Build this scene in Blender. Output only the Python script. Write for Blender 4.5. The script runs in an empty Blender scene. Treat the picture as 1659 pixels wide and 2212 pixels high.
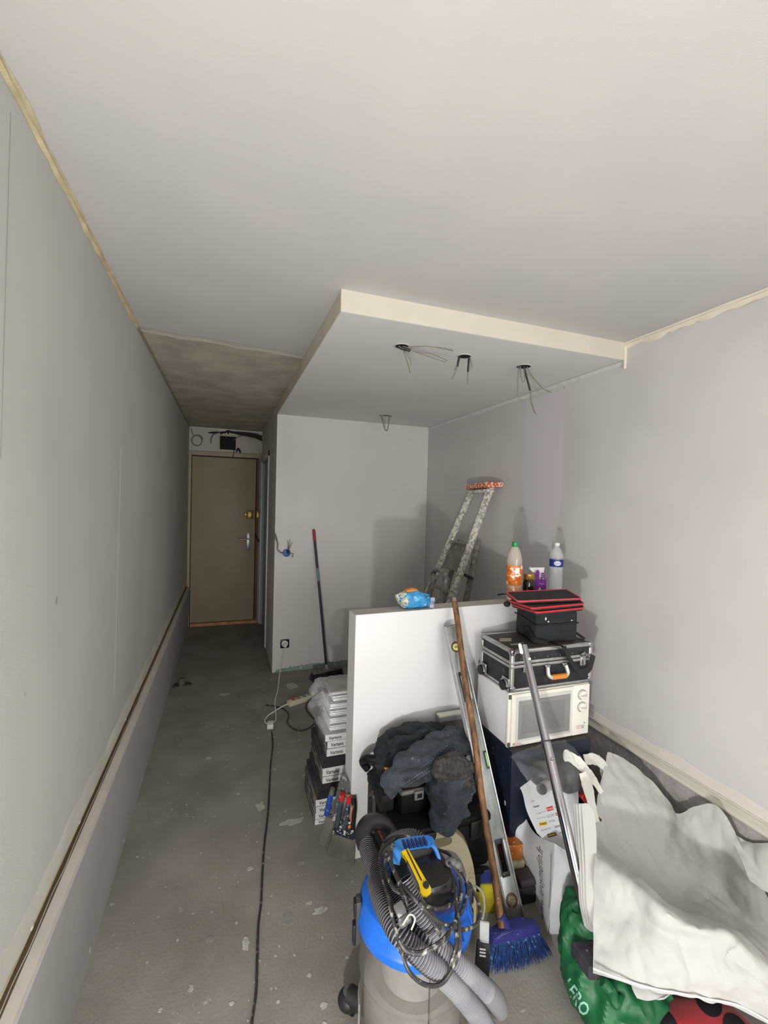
import bpy, bmesh, math, random
from mathutils import Vector, Matrix, noise
from mathutils.bvhtree import BVHTree
rnd = random.Random(7)
sc = bpy.context.scene
COL = sc.collection

# ------------------------------------------------------------------ camera
YAW, PITCH, ROLL, FPX, EYE = 0.3415, -0.0246, 0.0267, 961.7, 1.6343
_cy, _sy, _cp, _sp, _cr, _sr = (math.cos(YAW), math.sin(YAW), math.cos(PITCH), math.sin(PITCH),
                                math.cos(ROLL), math.sin(ROLL))
FWD = Vector((_sy * _cp, _cy * _cp, _sp))
_r0 = Vector((_cy, -_sy, 0)); _u0 = _r0.cross(FWD)
RIGHT = _cr * _r0 + _sr * _u0
UP = -_sr * _r0 + _cr * _u0
cam_data = bpy.data.cameras.new('camera')
cam = bpy.data.objects.new('camera', cam_data)
COL.objects.link(cam)
cam_data.sensor_fit = 'HORIZONTAL'
cam_data.sensor_width = 36.0
cam_data.lens = 36.0 * FPX / 1659.0
cam_data.clip_start = 0.02
m = Matrix.Identity(4)
for i in range(3):
    m[i][0] = RIGHT[i]; m[i][1] = UP[i]; m[i][2] = -FWD[i]
m[0][3], m[1][3], m[2][3] = 0, 0, EYE
cam.matrix_world = m
sc.camera = cam

# ------------------------------------------------------------------ world, lamps, exposure
world = bpy.data.worlds.new('world'); sc.world = world
world.use_nodes = True
world.node_tree.nodes['Background'].inputs[0].default_value = (0.8, 0.85, 1.0, 1)
world.node_tree.nodes['Background'].inputs[1].default_value = 0.0
ld = bpy.data.lights.new('work_lamp_light', 'POINT')
ld.energy = 94.0; ld.shadow_soft_size = 0.035; ld.color = (1.0, 0.98, 0.945)
lo = bpy.data.objects.new('work_lamp_light', ld); COL.objects.link(lo); lo.location = (-0.28, -0.19, 0.81)
fd = bpy.data.lights.new('rear_fill_light', 'AREA')       # broad fill added behind the camera to lift the far walls
fd.shape = 'RECTANGLE'; fd.size = 1.7; fd.size_y = 1.3; fd.energy = 64.0; fd.color = (1.0, 0.985, 0.955)
fo = bpy.data.objects.new('rear_fill_light', fd); COL.objects.link(fo); fo.location = (0.9, -2.3, 1.5); fo.rotation_euler = (math.radians(90), 0, 0)
sc.view_settings.view_transform = 'Standard'
sc.view_settings.look = 'None'
sc.view_settings.gamma = 1.0
sc.view_settings.use_curve_mapping = False
sc.view_settings.exposure = 0.0

# ------------------------------------------------------------------ measuring helpers
def _ray(px, py):
    return FWD + RIGHT * ((px - 829.5) / FPX) - UP * ((py - 1106.0) / FPX)
EYEV = Vector((0, 0, EYE))
def AY(px, py, y):
    d = _ray(px, py); return EYEV + d * (y / d.y)
def AZ(px, py, z):
    d = _ray(px, py); return EYEV + d * ((z - EYE) / d.z)
def AX(px, py, x):
    d = _ray(px, py); return EYEV + d * (x / d.x)
V = Vector

# ------------------------------------------------------------------ materials
def lin(c):
    o = []
    for v in c:
        v = v / 255.0
        o.append(v / 12.92 if v <= 0.04045 else ((v + 0.055) / 1.055) ** 2.4)
    return (o[0], o[1], o[2], 1.0)
_M = {}
def mat(name, rgb, rough=0.6, metal=0.0, var=0.0, vs=8.0, rgb2=None, bump=0.0, bs=60.0, spec=0.5,
        spots=None, trans=0.0, alpha=1.0, ior=1.45, coat=0.0, emit=None, rgb3=None, spot2=None, sheen=0.0, stretch=None):
    if name in _M: return _M[name]
    mt = bpy.data.materials.new(name); mt.use_nodes = True
    nt = mt.node_tree; N = nt.nodes; L = nt.links
    b = N['Principled BSDF']
    b.inputs['Base Color'].default_value = lin(rgb)
    b.inputs['Roughness'].default_value = rough
    b.inputs['Metallic'].default_value = metal
    b.inputs['IOR'].default_value = ior
    b.inputs['Specular IOR Level'].default_value = spec
    b.inputs['Transmission Weight'].default_value = trans
    b.inputs['Alpha'].default_value = alpha
    b.inputs['Coat Weight'].default_value = coat
    b.inputs['Sheen Weight'].default_value = sheen
    tc = N.new('ShaderNodeNewGeometry'); pos = tc.outputs['Position']
    if stretch:
        mp = N.new('ShaderNodeMapping'); mp.inputs['Scale'].default_value = stretch
        L.new(pos, mp.inputs['Vector']); pos = mp.outputs[0]
    last = None
    if var > 0 or rgb2:
        n = N.new('ShaderNodeTexNoise'); n.inputs['Scale'].default_value = vs
        n.inputs['Detail'].default_value = 6; L.new(pos, n.inputs['Vector'])
        r = N.new('ShaderNodeValToRGB'); L.new(n.outputs['Fac'], r.inputs[0])
        r.color_ramp.elements[0].position = 0.36; r.color_ramp.elements[1].position = 0.66
        c2 = rgb2 if rgb2 else tuple(max(0, c * (1 - var)) for c in rgb)
        r.color_ramp.elements[0].color = lin(c2); r.color_ramp.elements[1].color = lin(rgb)
        last = r.outputs[0]
    for sp in (spots, spot2):
        if not sp: continue
        col, scale, lo_, hi_ = sp
        n = N.new('ShaderNodeTexNoise'); n.inputs['Scale'].default_value = scale
        n.inputs['Detail'].default_value = 5; n.inputs['Roughness'].default_value = 0.6
        L.new(pos, n.inputs['Vector'])
        mr = N.new('ShaderNodeMapRange'); mr.inputs[1].default_value = lo_; mr.inputs[2].default_value = hi_
        L.new(n.outputs['Fac'], mr.inputs[0])
        mx = N.new('ShaderNodeMix'); mx.data_type = 'RGBA'
        L.new(mr.outputs[0], mx.inputs['Factor'])
        if last: L.new(last, mx.inputs[6])
        else: mx.inputs[6].default_value = lin(rgb)
        mx.inputs[7].default_value = lin(col)
        last = mx.outputs[2]
    if last: L.new(last, b.inputs['Base Color'])
    if bump > 0:
        n = N.new('ShaderNodeTexNoise'); n.inputs['Scale'].default_value = bs
        n.inputs['Detail'].default_value = 4; L.new(pos, n.inputs['Vector'])
        bp = N.new('ShaderNodeBump'); bp.inputs['Strength'].default_value = bump
        bp.inputs['Distance'].default_value = 0.004
        L.new(n.outputs['Fac'], bp.inputs['Height']); L.new(bp.outputs[0], b.inputs['Normal'])
    if emit:
        b.inputs['Emission Color'].default_value = lin(emit[0]); b.inputs['Emission Strength'].default_value = emit[1]
    _M[name] = mt
    return mt

# ------------------------------------------------------------------ mesh helpers
def BM(): return bmesh.new()
def xf(o, right, up):
    """matrix with local x = right, y = up, z = normal at o"""
    r = V(right).normalized(); u = V(up); n = r.cross(u).normalized(); u = n.cross(r)
    M = Matrix.Identity(4)
    for i in range(3):
        M[i][0] = r[i]; M[i][1] = u[i]; M[i][2] = n[i]; M[i][3] = o[i]
    return M
def xfu(o, up, right):
    """like xf, but local y keeps the direction of up exactly"""
    u = V(up).normalized(); r = V(right); r = (r - u * r.dot(u)).normalized(); n = r.cross(u)
    M = Matrix.Identity(4)
    for i in range(3):
        M[i][0] = r[i]; M[i][1] = u[i]; M[i][2] = n[i]; M[i][3] = o[i]
    return M
def rotz(o, a):
    return Matrix.Translation(V(o)) @ Matrix.Rotation(a, 4, 'Z')
def box(bm, x0, x1, y0, y1, z0, z1, bev=0.0, M=None, seg=2):
    r = bmesh.ops.create_cube(bm, size=1.0)
    vs = r['verts']
    for v in vs:
        v.co = V(((x0 + x1) / 2 + v.co.x * (x1 - x0), (y0 + y1) / 2 + v.co.y * (y1 - y0), (z0 + z1) / 2 + v.co.z * (z1 - z0)))
    if bev > 0:
        es = list({e for v in vs for e in v.link_edges})
        r2 = bmesh.ops.bevel(bm, geom=es + vs, offset=min(bev, 0.49 * min(abs(x1 - x0), abs(y1 - y0), abs(z1 - z0))), segments=seg, affect='EDGES', profile=0.5)
        vs = list({v for f in r2['faces'] for v in f.verts} | {v for v in vs if v.is_valid})
    if M is not None:
        for v in vs: v.co = M @ v.co
    return vs
def grid(bm, rows, cu=False, cv=False):
    R = [[bm.verts.new(p) for p in row] for row in rows]
    nu, nv = len(R), len(R[0])
    for i in range(nu if cu else nu - 1):
        for j in range(nv if cv else nv - 1):
            a, b = R[i][j], R[(i + 1) % nu][j]
            c, d = R[(i + 1) % nu][(j + 1) % nv], R[i][(j + 1) % nv]
            try: bm.faces.new((a, b, c, d))
            except ValueError: pass
    return R
def cap(bm, ring, flip=False):
    try: bm.faces.new(list(reversed(ring)) if flip else ring)
    except ValueError: pass
def cr(p0, p1, p2, p3, t):
    return 0.5 * ((2 * p1) + (p2 - p0) * t + (2 * p0 - 5 * p1 + 4 * p2 - p3) * t * t + (3 * p1 - p0 - 3 * p2 + p3) * t ** 3)
def curve(pts, n=8, closed=False):
    pts = [V(p) for p in pts]; k = len(pts); out = []
    for i in range(k if closed else k - 1):
        if closed: q = [pts[(i + j) % k] for j in (-1, 0, 1, 2)]
        else: q = [pts[max(i - 1, 0)], pts[i], pts[i + 1], pts[min(i + 2, k - 1)]]
        for s in range(n): out.append(cr(*q, s / n))
    if not closed: out.append(pts[-1])
    return out
def up_grid(ctrl, nu, nv, cv=False):
    rows = [curve(r, nv, cv) for r in ctrl]
    cols = list(zip(*rows))
    cols = [curve(c, nu) for c in cols]
    return [list(r) for r in zip(*cols)]
def tube(bm, pts, r, seg=10, n=0, caps=True, closed=False):
    if n: pts = curve(pts, n, closed)
    pts = [V(p) for p in pts]
    k = len(pts)
    def rad(t):
        if callable(r): return r(t)
        if not isinstance(r, (list, tuple)): return r
        q = t * (len(r) - 1); i0 = min(int(q), len(r) - 2); return r[i0] + (r[i0 + 1] - r[i0]) * (q - i0)
    rs = [rad(i / (k - 1)) for i in range(k)]
    rings = []; nrm = None
    for i in range(k):
        if closed: t = (pts[(i + 1) % k] - pts[i - 1])
        else: t = (pts[min(i + 1, k - 1)] - pts[max(i - 1, 0)])
        if t.length < 1e-9: t = V((0, 0, 1))
        t.normalize()
        if nrm is None:
            nrm = t.orthogonal().normalized()
        else:
            nrm = (nrm - t * nrm.dot(t))
            nrm = nrm.normalized() if nrm.length > 1e-6 else t.orthogonal().normalized()
        b = t.cross(nrm)
        rings.append([pts[i] + (nrm * math.cos(a) + b * math.sin(a)) * rs[i] for a in [2 * math.pi * j / seg for j in range(seg)]])
    R = grid(bm, rings, cu=closed, cv=True)
    if caps and not closed: cap(bm, R[0]); cap(bm, R[-1], True)
    return R
def cyl(bm, p0, p1, r0, r1=None, seg=20, caps=True):
    tube(bm, [p0, p1], [r0, r0 if r1 is None else r1], seg, caps=caps)
def lathe(bm, prof, M=None, seg=28, cap0=True, cap1=True, sq=None):
    M = M or Matrix.Identity(4)
    rings = []
    for r, z in prof:
        ring = []
        for j in range(seg):
            a = 2 * math.pi * j / seg
            ca, sa = math.cos(a), math.sin(a)
            k = 1.0
            if sq: k = 1.0 / (abs(ca) ** sq + abs(sa) ** sq) ** (1.0 / sq)
            ring.append(M @ V((r * ca * k, r * sa * k, z)))
        rings.append(ring)
    R = grid(bm, rings, cv=True)
    if cap0: cap(bm, R[0])
    if cap1: cap(bm, R[-1], True)
    return R
def prism(bm, poly, depth, M=None, bev=0.0):
    """poly in local xy, extruded 0..depth in z"""
    M = M or Matrix.Identity(4)
    a = [bm.verts.new(V((p[0], p[1], 0))) for p in poly]
    b = [bm.verts.new(V((p[0], p[1], depth))) for p in poly]
    k = len(poly); fs = []
    fs.append(bm.faces.new(list(reversed(a)))); fs.append(bm.faces.new(b))
    for i in range(k):
        fs.append(bm.faces.new((a[i], a[(i + 1) % k], b[(i + 1) % k], b[i])))
    vs = a + b
    if bev > 0:
        es = list({e for f in fs[:2] for e in f.edges})
        r2 = bmesh.ops.bevel(bm, geom=es, offset=bev, segments=2, affect='EDGES', profile=0.5)
        vs = list({v for f in r2['faces'] for v in f.verts} | {v for v in vs if v.is_valid})
    for v in vs: v.co = M @ v.co
def rrect(w, h, r, n=5, cx=0, cy=0):
    out = []
    for sx, sy, a0 in ((1, 1, 0), (-1, 1, 90), (-1, -1, 180), (1, -1, 270)):
        for i in range(n + 1):
            a = math.radians(a0 + 90 * i / n)
            out.append((cx + sx * (w / 2 - r) + r * math.cos(a), cy + sy * (h / 2 - r) + r * math.sin(a)))
    return out
def crease(p, f, seed=0):
    """folds of crumpled cloth or paper: sharp ridges"""
    q = V((p.x * f + seed * 7.3, p.y * f - seed * 3.1, p.z * f + seed))
    a = 1 - abs(noise.noise(q)) * 2.2
    b = 1 - abs(noise.noise(q * 2.3 + V((5, 1, 9)))) * 2.2
    return a * 0.7 + b * 0.35 - 0.5
def crumple(bm, amp, f, seed=0, verts=None):
    bmesh.ops.recalc_face_normals(bm, faces=bm.faces)
    bm.normal_update()
    vs = list(verts or bm.verts)
    d = [v.normal * (crease(v.co, f, seed) * amp) for v in vs]
    for v, q in zip(vs, d): v.co += q
def folds(bm, amp, sc_, seed=0, twist=1.2):
    """long soft folds, stretched along one direction and bent by a slow warp"""
    bmesh.ops.recalc_face_normals(bm, faces=bm.faces); bm.normal_update(); out = []
    for v in bm.verts:
        p = v.co; w = noise.noise(p * 4 + V((seed, 0, 0))) * twist
        q = V((p.x * sc_[0] + w, p.y * sc_[1] + seed, p.z * sc_[2] - w)); a = noise.noise(q)
        out.append(v.normal * amp * (1 - 2.6 * abs(a) + .5 * noise.noise(q * 2.1)))
    for v, d in zip(bm.verts, out): v.co += d
def thicken(bm, t):
    bmesh.ops.recalc_face_normals(bm, faces=bm.faces)
    bmesh.ops.solidify(bm, geom=list(bm.faces), thickness=t)
def loft(bm, rings, nu=6, nv=4, caps=True):
    """closed skin through rings (each a list of points)"""
    g = up_grid(rings, nu, nv, cv=True)
    R = grid(bm, g, cv=True)
    if caps: cap(bm, R[0]); cap(bm, R[-1], True)
def blob(bm, c, r, seg=32, rings=20, sq=2.0, flat=None):
    """rounded lump, radii r, flattened at flat (lowest z)"""
    rows = []
    for i in range(rings + 1):
        t = math.pi * i / rings - math.pi / 2
        row = []
        for j in range(seg):
            a = 2 * math.pi * j / seg
            x, y, z = math.cos(t) * math.cos(a), math.cos(t) * math.sin(a), math.sin(t)
            k = 1.0 / (abs(x) ** sq + abs(y) ** sq + abs(z) ** sq) ** (1.0 / sq)
            p = V((c[0] + x * k * r[0], c[1] + y * k * r[1], c[2] + z * k * r[2]))
            row.append(p)
        rows.append(row)
    R = grid(bm, rows, cv=True)
    bmesh.ops.remove_doubles(bm, verts=bm.verts, dist=1e-5)

# ------------------------------------------------------------------ object helpers
def link(name, bm, material, parent=None, origin=(0, 0, 0), angle=35, smooth=True, recalc=True):
    if recalc: bmesh.ops.recalc_face_normals(bm, faces=bm.faces)
    o = V(origin)
    for v in bm.verts: v.co -= o
    me = bpy.data.meshes.new(name); bm.to_mesh(me); bm.free()
    if smooth:
        me.polygons.foreach_set('use_smooth', [True] * len(me.polygons))
        me.set_sharp_from_angle(angle=math.radians(angle))
    mats = material if isinstance(material, (list, tuple)) else [material]
    for mm in mats: me.materials.append(mm)
    ob = bpy.data.objects.new(name, me); COL.objects.link(ob)
    if parent is not None: ob.parent = parent
    else: ob.location = o
    return ob
def tag(o, label, cat=None, group=None, kind=None):
    if label: o['label'] = label
    if cat: o['category'] = cat
    if group: o['group'] = group
    if kind: o['kind'] = kind
    return o
def lay_on(bm, tree, d, lift=.0022):
    """press a thin print onto the surface behind it"""
    d = V(d).normalized()
    bmesh.ops.subdivide_edges(bm, edges=[e for e in bm.edges if e.calc_length() > .012], cuts=2, use_grid_fill=True)
    for v in bm.verts:
        h = tree.ray_cast(v.co - d * .25, d)
        if h[0] is not None: v.co = h[0] - d * lift
        else: v.tag = True
    miss = [v for v in bm.verts if v.tag and not any(e.other_vert(v).tag is False for e in v.link_edges)] + [v for v in bm.verts if v.tag]
    miss = list(set(miss))
    if miss and len(miss) < len(bm.verts): bmesh.ops.delete(bm, geom=miss, context='VERTS')
def PT(px, py, M):
    """point of the plane M (local z = 0) seen at a pixel"""
    o = M @ V((0, 0, 0)); n = (M @ V((0, 0, 1)) - o); d = _ray(px, py)
    return EYEV + d * ((o - EYEV).dot(n) / d.dot(n))
def PL(px, py, M):
    q = M.inverted() @ PT(px, py, M); return (q.x, q.y)
def AYc(px, py, y, xmax=1.93):
    p = AY(px, py, y)
    return p if p.x <= xmax else AX(px, py, xmax)
class Thing:
    def __init__(s, name, label, cat, origin, group=None):
        s.o = V(origin)
        s.root = bpy.data.objects.new(name, None); COL.objects.link(s.root)
        s.root.location = s.o; s.root.empty_display_size = 0.05
        tag(s.root, label, cat, group)
    def part(s, name, bm, material, label=None, parent=None, **k):
        ob = link(name, bm, material, parent or s.root, s.o, **k)
        if label: ob['label'] = label
        return ob
def single(name, label, cat, bm, material, origin=None, group=None, kind=None, **k):
    if origin is None:
        xs = [v.co for v in bm.verts]
        origin = ((min(p.x for p in xs) + max(p.x for p in xs)) / 2, (min(p.y for p in xs) + max(p.y for p in xs)) / 2, min(p.z for p in xs))
    ob = link(name, bm, material, None, origin, **k)
    return tag(ob, label, cat, group, kind)
def struct(name, bm, material, parent=None, label=None, **k):
    ob = link(name, bm, material, parent, (0, 0, 0), **k)
    if parent is None: ob['kind'] = 'structure'
    if label: ob['label'] = label
    return ob
def lettering(body, M, width, material, parent_thing, parent=None, name='lettering', height=None, bold=0.0, extr=0.0003, shear=0.0, drape=None):
    """flat printed letters, baseline-left at M's origin"""
    cu = bpy.data.curves.new('t', 'FONT'); cu.body = body; cu.size = 1.0; cu.offset = bold; cu.shear = shear
    cu.resolution_u = 2
    to = bpy.data.objects.new('t', cu); COL.objects.link(to)
    dg = bpy.context.evaluated_depsgraph_get()
    me = bpy.data.meshes.new_from_object(to.evaluated_get(dg))
    bpy.data.objects.remove(to); bpy.data.curves.remove(cu)
    bm = BM(); bm.from_mesh(me); bpy.data.meshes.remove(me)
    xs = [v.co.x for v in bm.verts]; ys = [v.co.y for v in bm.verts]
    sx = width / (max(xs) - min(xs)); sy = sx if height is None else height / (max(ys) - min(ys))
    x0 = min(xs)
    for v in bm.verts: v.co = M @ V(((v.co.x - x0) * sx, v.co.y * sy, extr))
    if drape: lay_on(bm, *drape)
    return parent_thing.part(name, bm, material, parent=parent, smooth=False, recalc=False)
# ================================================================== THE ROOM
XL, XR, ZC, ZS = -0.4465, 1.969, 2.5, 2.409
XC, YS, YP, YD, YB = 0.434, 1.812, 4.227, 6.06, -2.4
paint = mat('paint_white', (214, 213, 212), 0.85, var=0.02, vs=2.5, rgb2=(206, 205, 205), bump=0.12, bs=350, spec=0.2)
paint_lilac = mat('paint_lilac', (212, 210, 210), 0.85, rgb2=(202, 200, 200), vs=1.6, bump=0.12, bs=350, spec=0.2)
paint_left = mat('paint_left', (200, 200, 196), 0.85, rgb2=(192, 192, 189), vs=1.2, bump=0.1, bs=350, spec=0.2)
cream = mat('cream_filler', (214, 202, 168), 0.8, rgb2=(188, 176, 142), vs=14, bump=0.4, bs=120, spec=0.2)
cream_pale = mat('cream_pale', (228, 223, 206), 0.8, rgb2=(222, 217, 200), vs=9, spec=0.2)
brown_gap = mat('brown_gap', (92, 78, 58), 0.9)

# ---- floor with plaster splashes
fm = mat('concrete_floor', (146, 143, 137), 0.8, rgb2=(128, 125, 119), vs=3.2, bump=0.35, bs=90, spec=0.25,
         spots=((172, 172, 168), 21.0, 0.665, 0.72), spot2=((190, 190, 187), 75.0, 0.715, 0.76))
bm = BM(); box(bm, -0.75, 2.3, YB, 6.3, -0.12, 0)
floor = struct('floor', bm, fm)
plaster = mat('plaster_splash', (190, 189, 184), 0.85, rgb2=(160, 159, 154), vs=40, spec=0.2)
splash = mat('plaster_smear', (150, 149, 144), 0.85, rgb2=(128, 126, 121), vs=30, spec=0.2)
def patch(px, py, wx, wy, m_=plaster, seed=0, h=0.0016):
    c = AZ(px, py, 0); n = 36; bm = BM()
    ring = []
    for j in range(n):
        a = 2 * math.pi * j / n
        k = 1 + 0.6 * noise.noise(V((math.cos(a) * 1.6 + seed * 3, math.sin(a) * 1.6, seed))) + .2 * noise.noise(V((math.cos(a) * 5, math.sin(a) * 5, seed)))
        ring.append((c.x + math.cos(a) * wx * k, c.y + math.sin(a) * wy * k))
    prism(bm, ring, h)
    struct('plaster_patch', bm, m_, floor)
for i, a in enumerate([(632, 1607, .035, .045), (630, 1482, .05, .055), (563, 1742, .022, .03),
                       (430, 1437, .02, .02), (452, 1638, .015, .012), (632, 1775, .05, .02), (648, 1865, .018, .014),
                       (690, 1968, .024, .012), (530, 2038, .014, .022), (620, 1985, .02, .03), (700, 2172, .012, .008),
                       (700, 1760, .012, .008), (393, 1965, .008, .014), (484, 1500, .04, .02), (540, 1877, .012, .01),
                       (453, 2030, .012, .012), (500, 2168, .006, .006), (515, 1715, .01, .006), (570, 1835, .012, .007),
                       (346, 2182, .006, .006), (412, 2135, .008, .012), (560, 1780, .008, .018), (668, 1950, .012, .007)]):
    patch(*a, m_=plaster if i % 3 else splash, seed=i)

bm = BM()
for k in range(420):
    x, y = rnd.uniform(-.35, 1.3), rnd.uniform(1.0, 4.1); s_ = rnd.uniform(.0015, .006) * (1.4 if x > .2 else 1)
    vs_ = [bm.verts.new(V((x + s_ * rnd.uniform(.6, 1.3) * math.cos(a), y + s_ * rnd.uniform(.6, 1.5) * math.sin(a), .0012))) for a in [j * 1.047 for j in range(6)]]; bm.faces.new(vs_)
struct('plaster_specks', bm, plaster, floor)['kind'] = 'stuff'
# ---- ceiling, its old unpainted end over the corridor and the dropped part
cm = mat('ceiling_paint', (200, 199, 197), 0.85, rgb2=(195, 194, 193), vs=2, bump=0.1, bs=350, spec=0.2)
oldc = mat('ceiling_old_plaster', (198, 192, 178), 0.85, rgb2=(172, 167, 154), vs=5.5, bump=0.5, bs=30, spec=0.2)
bm = BM(); box(bm, -0.75, 2.3, YB, 6.3, ZC, ZC + 0.12)
ceiling = struct('ceiling', bm, cm)
bm = BM()      # old plaster, its ragged paint edge
poly = [(XL - .01, 2.60)]
for i in range(15):
    x = XL + (XC - XL) * i / 14
    poly.append((x, 2.63 + 0.10 * i / 14 + 0.03 * noise.noise(V((x * 6, 3, 1)))))
poly += [(XC + .01, 6.05), (XL - .01, 6.05)]
prism(bm, poly[::-1], 0.003, Matrix.Translation((0, 0, ZC - 0.0025)))
struct('old_plaster', bm, oldc, ceiling, label='unpainted tan plaster of the corridor ceiling')
bm = BM()      # feathered filler band along that edge
rows = []
for i in range(15):
    x = XL + (XC - XL) * i / 14; y = 2.63 + 0.10 * i / 14 + 0.03 * noise.noise(V((x * 6, 3, 1)))
    rows.append([V((x, y - 0.012, ZC - 0.002)), V((x, y + 0.05 + 0.03 * noise.noise(V((x * 9, 1, 4))), ZC - 0.0034))])
grid(bm, rows); struct('filler_edge', bm, mat('filler_edge', (206, 203, 192), 0.85, spec=0.2), ceiling)
bm = BM(); box(bm, XC, XR + .02, YS, YP + .02, ZS, ZC + 0.01)
sof = struct('soffit', bm, mat('soffit_paint', (226, 226, 224), 0.85, rgb2=(220, 220, 219), vs=2, bump=0.1, bs=350, spec=0.2), ceiling,
             label='lower boxed part of the ceiling')
bm = BM()      # cream filler coat on the two upright faces
box(bm, XC - .002, XR, YS - .003, YS + .002, ZS + .001, ZC)
struct('filler_coat', bm, mat('soffit_cream', (212, 207, 194), 0.8, rgb2=(206, 201, 188), vs=5, spec=0.2), ceiling, label='cream coated front face of the boxed part')
bm = BM()
box(bm, XC - .003, XC + .002, YS, YP, ZS + .001, ZC)
struct('filler_coat', bm, mat('soffit_cream2', (210, 205, 190), 0.8, rgb2=(198, 193, 180), vs=7, spec=0.2), ceiling)

# ---- filler strips in the wall/ceiling corners (ragged)
def ragged_strip(name, x_wall, side, y0, y1, w, mt, parent, n=120, drop=0.03):
    bm = BM(); rows = []
    for i in range(n + 1):
        y = y0 + (y1 - y0) * i / n
        a = w * (0.75 + 0.9 * abs(noise.noise(V((y * 5, 2, x_wall))))) 
        b = drop * (0.6 + 1.2 * abs(noise.noise(V((y * 7, 9, x_wall)))))
        s = side
        rows.append([V((x_wall + s * a, y, ZC - .001)), V((x_wall + s * (a * .7), y, ZC - .009)), V((x_wall + s * .012, y, ZC - .014)),
                     V((x_wall + s * .005, y, ZC - b * .9)), V((x_wall + s * .0005, y, ZC - b))])
    grid(bm, rows); return struct(name, bm, mt, parent)
# ---- left wall
bm = BM(); box(bm, -0.75, XL, YB, 6.2, 0.522, ZC + .05)
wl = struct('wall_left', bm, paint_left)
ragged_strip('corner_filler', XL, 1, -0.2, 2.62, 0.014, cream, wl, drop=.020)
ragged_strip('corner_filler', XL, 1, 2.62, 6.05, 0.006, mat('cream_old', (172, 166, 148), .85, spec=.2), wl, drop=.008)
tape = mat('joint_tape', (208, 209, 208), 0.85, spec=0.2)
def wall_mark(pts, mt, name, parent, th=0.0005, x=XL, s=1):
    bm = BM()
    a = [bm.verts.new(V((x + s * th, p[0], p[1]))) for p in pts]
    bm.faces.new(a); return struct(name, bm, mt, parent)
def strip_yz(y0, z0, y1, z1, w, seed, n=30):
    l, r = [], []
    for i in range(n + 1):
        t = i / n; y = y0 + (y1 - y0) * t; z = z0 + (z1 - z0) * t
        l.append((y - w * (.5 + .25 * noise.noise(V((z * 6, seed, 0)))), z)); r.append((y + w * (.5 + .25 * noise.noise(V((z * 5, seed, 4)))), z))
    return l + r[::-1]
wall_mark(strip_yz(2.28, 1.84, 2.2, .75, .03, 1), tape, 'joint_compound', wl)
wall_mark(strip_yz(2.50, 2.42, 2.50, 2.34, .03, 3), tape, 'joint_compound', wl)
wall_mark(strip_yz(1.187, 2.44, 1.15, 1.70, .0025, 4), mat('pencil_crack', (178, 178, 180), .9), 'hairline_crack', wl)
# feathered filler above the crack
bm = BM(); rows = []
for i in range(121):
    y = .7 + 5.2 * i / 120
    h = 0.085 + 0.07 * noise.noise(V((y * 1.7, 4, 4))) + .02 * noise.noise(V((y * 9, 4, 4)))
    rows.append([V((XL + .0012, y, .5245)), V((XL + .0012, y, .5245 + h)), V((XL - .001, y, .5245 + h + .004))])
grid(bm, rows); struct('feathered_filler', bm, mat('fill_cream', (208, 206, 196), .85, rgb2=(198, 196, 188), vs=6, spec=.2), wl)
bm = BM()      # chips on the lower edge
for y, s in ((1.33, .02), (1.72, .028), (2.45, .018), (3.05, .01)):
    blob(bm, (XL + .001, y, .529), (.003, s * .5, .006), 12, 8)
struct('loose_filler', bm, mat('chip_cream', (186, 182, 170), .85), wl)
# dark scuffs on left wall
for (px, py, w, h) in ((122, 1298, .012, .028), (54, 1500, .008, .01)):
    p = AX(px, py, XL); wall_mark([(p.y - w / 2, p.z - h / 2), (p.y + w * .2, p.z - h * .2), (p.y + w / 2, p.z + h / 2), (p.y - w * .1, p.z + h * .3)], mat('scuff', (140, 140, 140), .9), 'scuff_mark', wl)
# boxed ledge at the foot of the left wall
prof = [(-0.75, .0), (-.421, .0), (-.405, .488), (-.412, .496), (XL + .004, .508), (-.75, .508)]
bm = BM()
Mx = Matrix(((1, 0, 0, 0), (0, 0, 1, 0), (0, 1, 0, 0), (0, 0, 0, 1)))
prism(bm, prof, 8.4, Matrix.Translation((0, YB, 0)) @ Mx)
tr = struct('trim_1', bm, mat('ledge_paint', (184, 183, 183), .85, rgb2=(176, 174, 174), vs=3, spec=.2))
bm = BM(); rows = []
for i in range(141):
    y = .4 + 5.6 * i / 140; k = noise.noise(V((y * 8, 1, 1)))
    rows.append([V((XL + .006 + .005 * k, y, .5085)), V((XL + .012 + .005 * k, y, .5078)), V((-.411, y, .4985)), V((-.4062, y, .4905 - .012 * abs(k))), V((-.4056, y, .478 - .012 * abs(k)))])
grid(bm, rows); struct('ledge_filler', bm, mat('ledge_filler', (198, 191, 181), .8, rgb2=(188, 183, 177), vs=7, spec=.2), tr)
bm = BM(); grid(bm, [[V((XL - .03, YB, .5088)), V((XL + .012, YB, .5082))], [V((XL - .03, 6.0, .5088)), V((XL + .012, 6.0, .5082))]]); struct('open_joint', bm, brown_gap, tr)
bm = BM(); rows = []
for i in range(141):
    y = .4 + 5.6 * i / 140; k = noise.noise(V((y * 8, 1, 7)))
    rows.append([V((XL + .0014, y, .5235)), V((XL + .0014, y, .532 + .008 * k))])
grid(bm, rows); struct('stained_edge', bm, mat('stain_edge', (178, 164, 128), .8, rgb2=(200, 190, 160), vs=12, spec=.2), wl)
bm = BM()
for (y, z, s) in ((1.75, .05, .02), (2.3, .03, .02)): blob(bm, (-.419 + .03 * z, y, z), (.002, s * .6, .008), 10, 6)
struct('loose_filler', bm, mat('chip_grey', (176, 175, 174), .85), tr)
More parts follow.
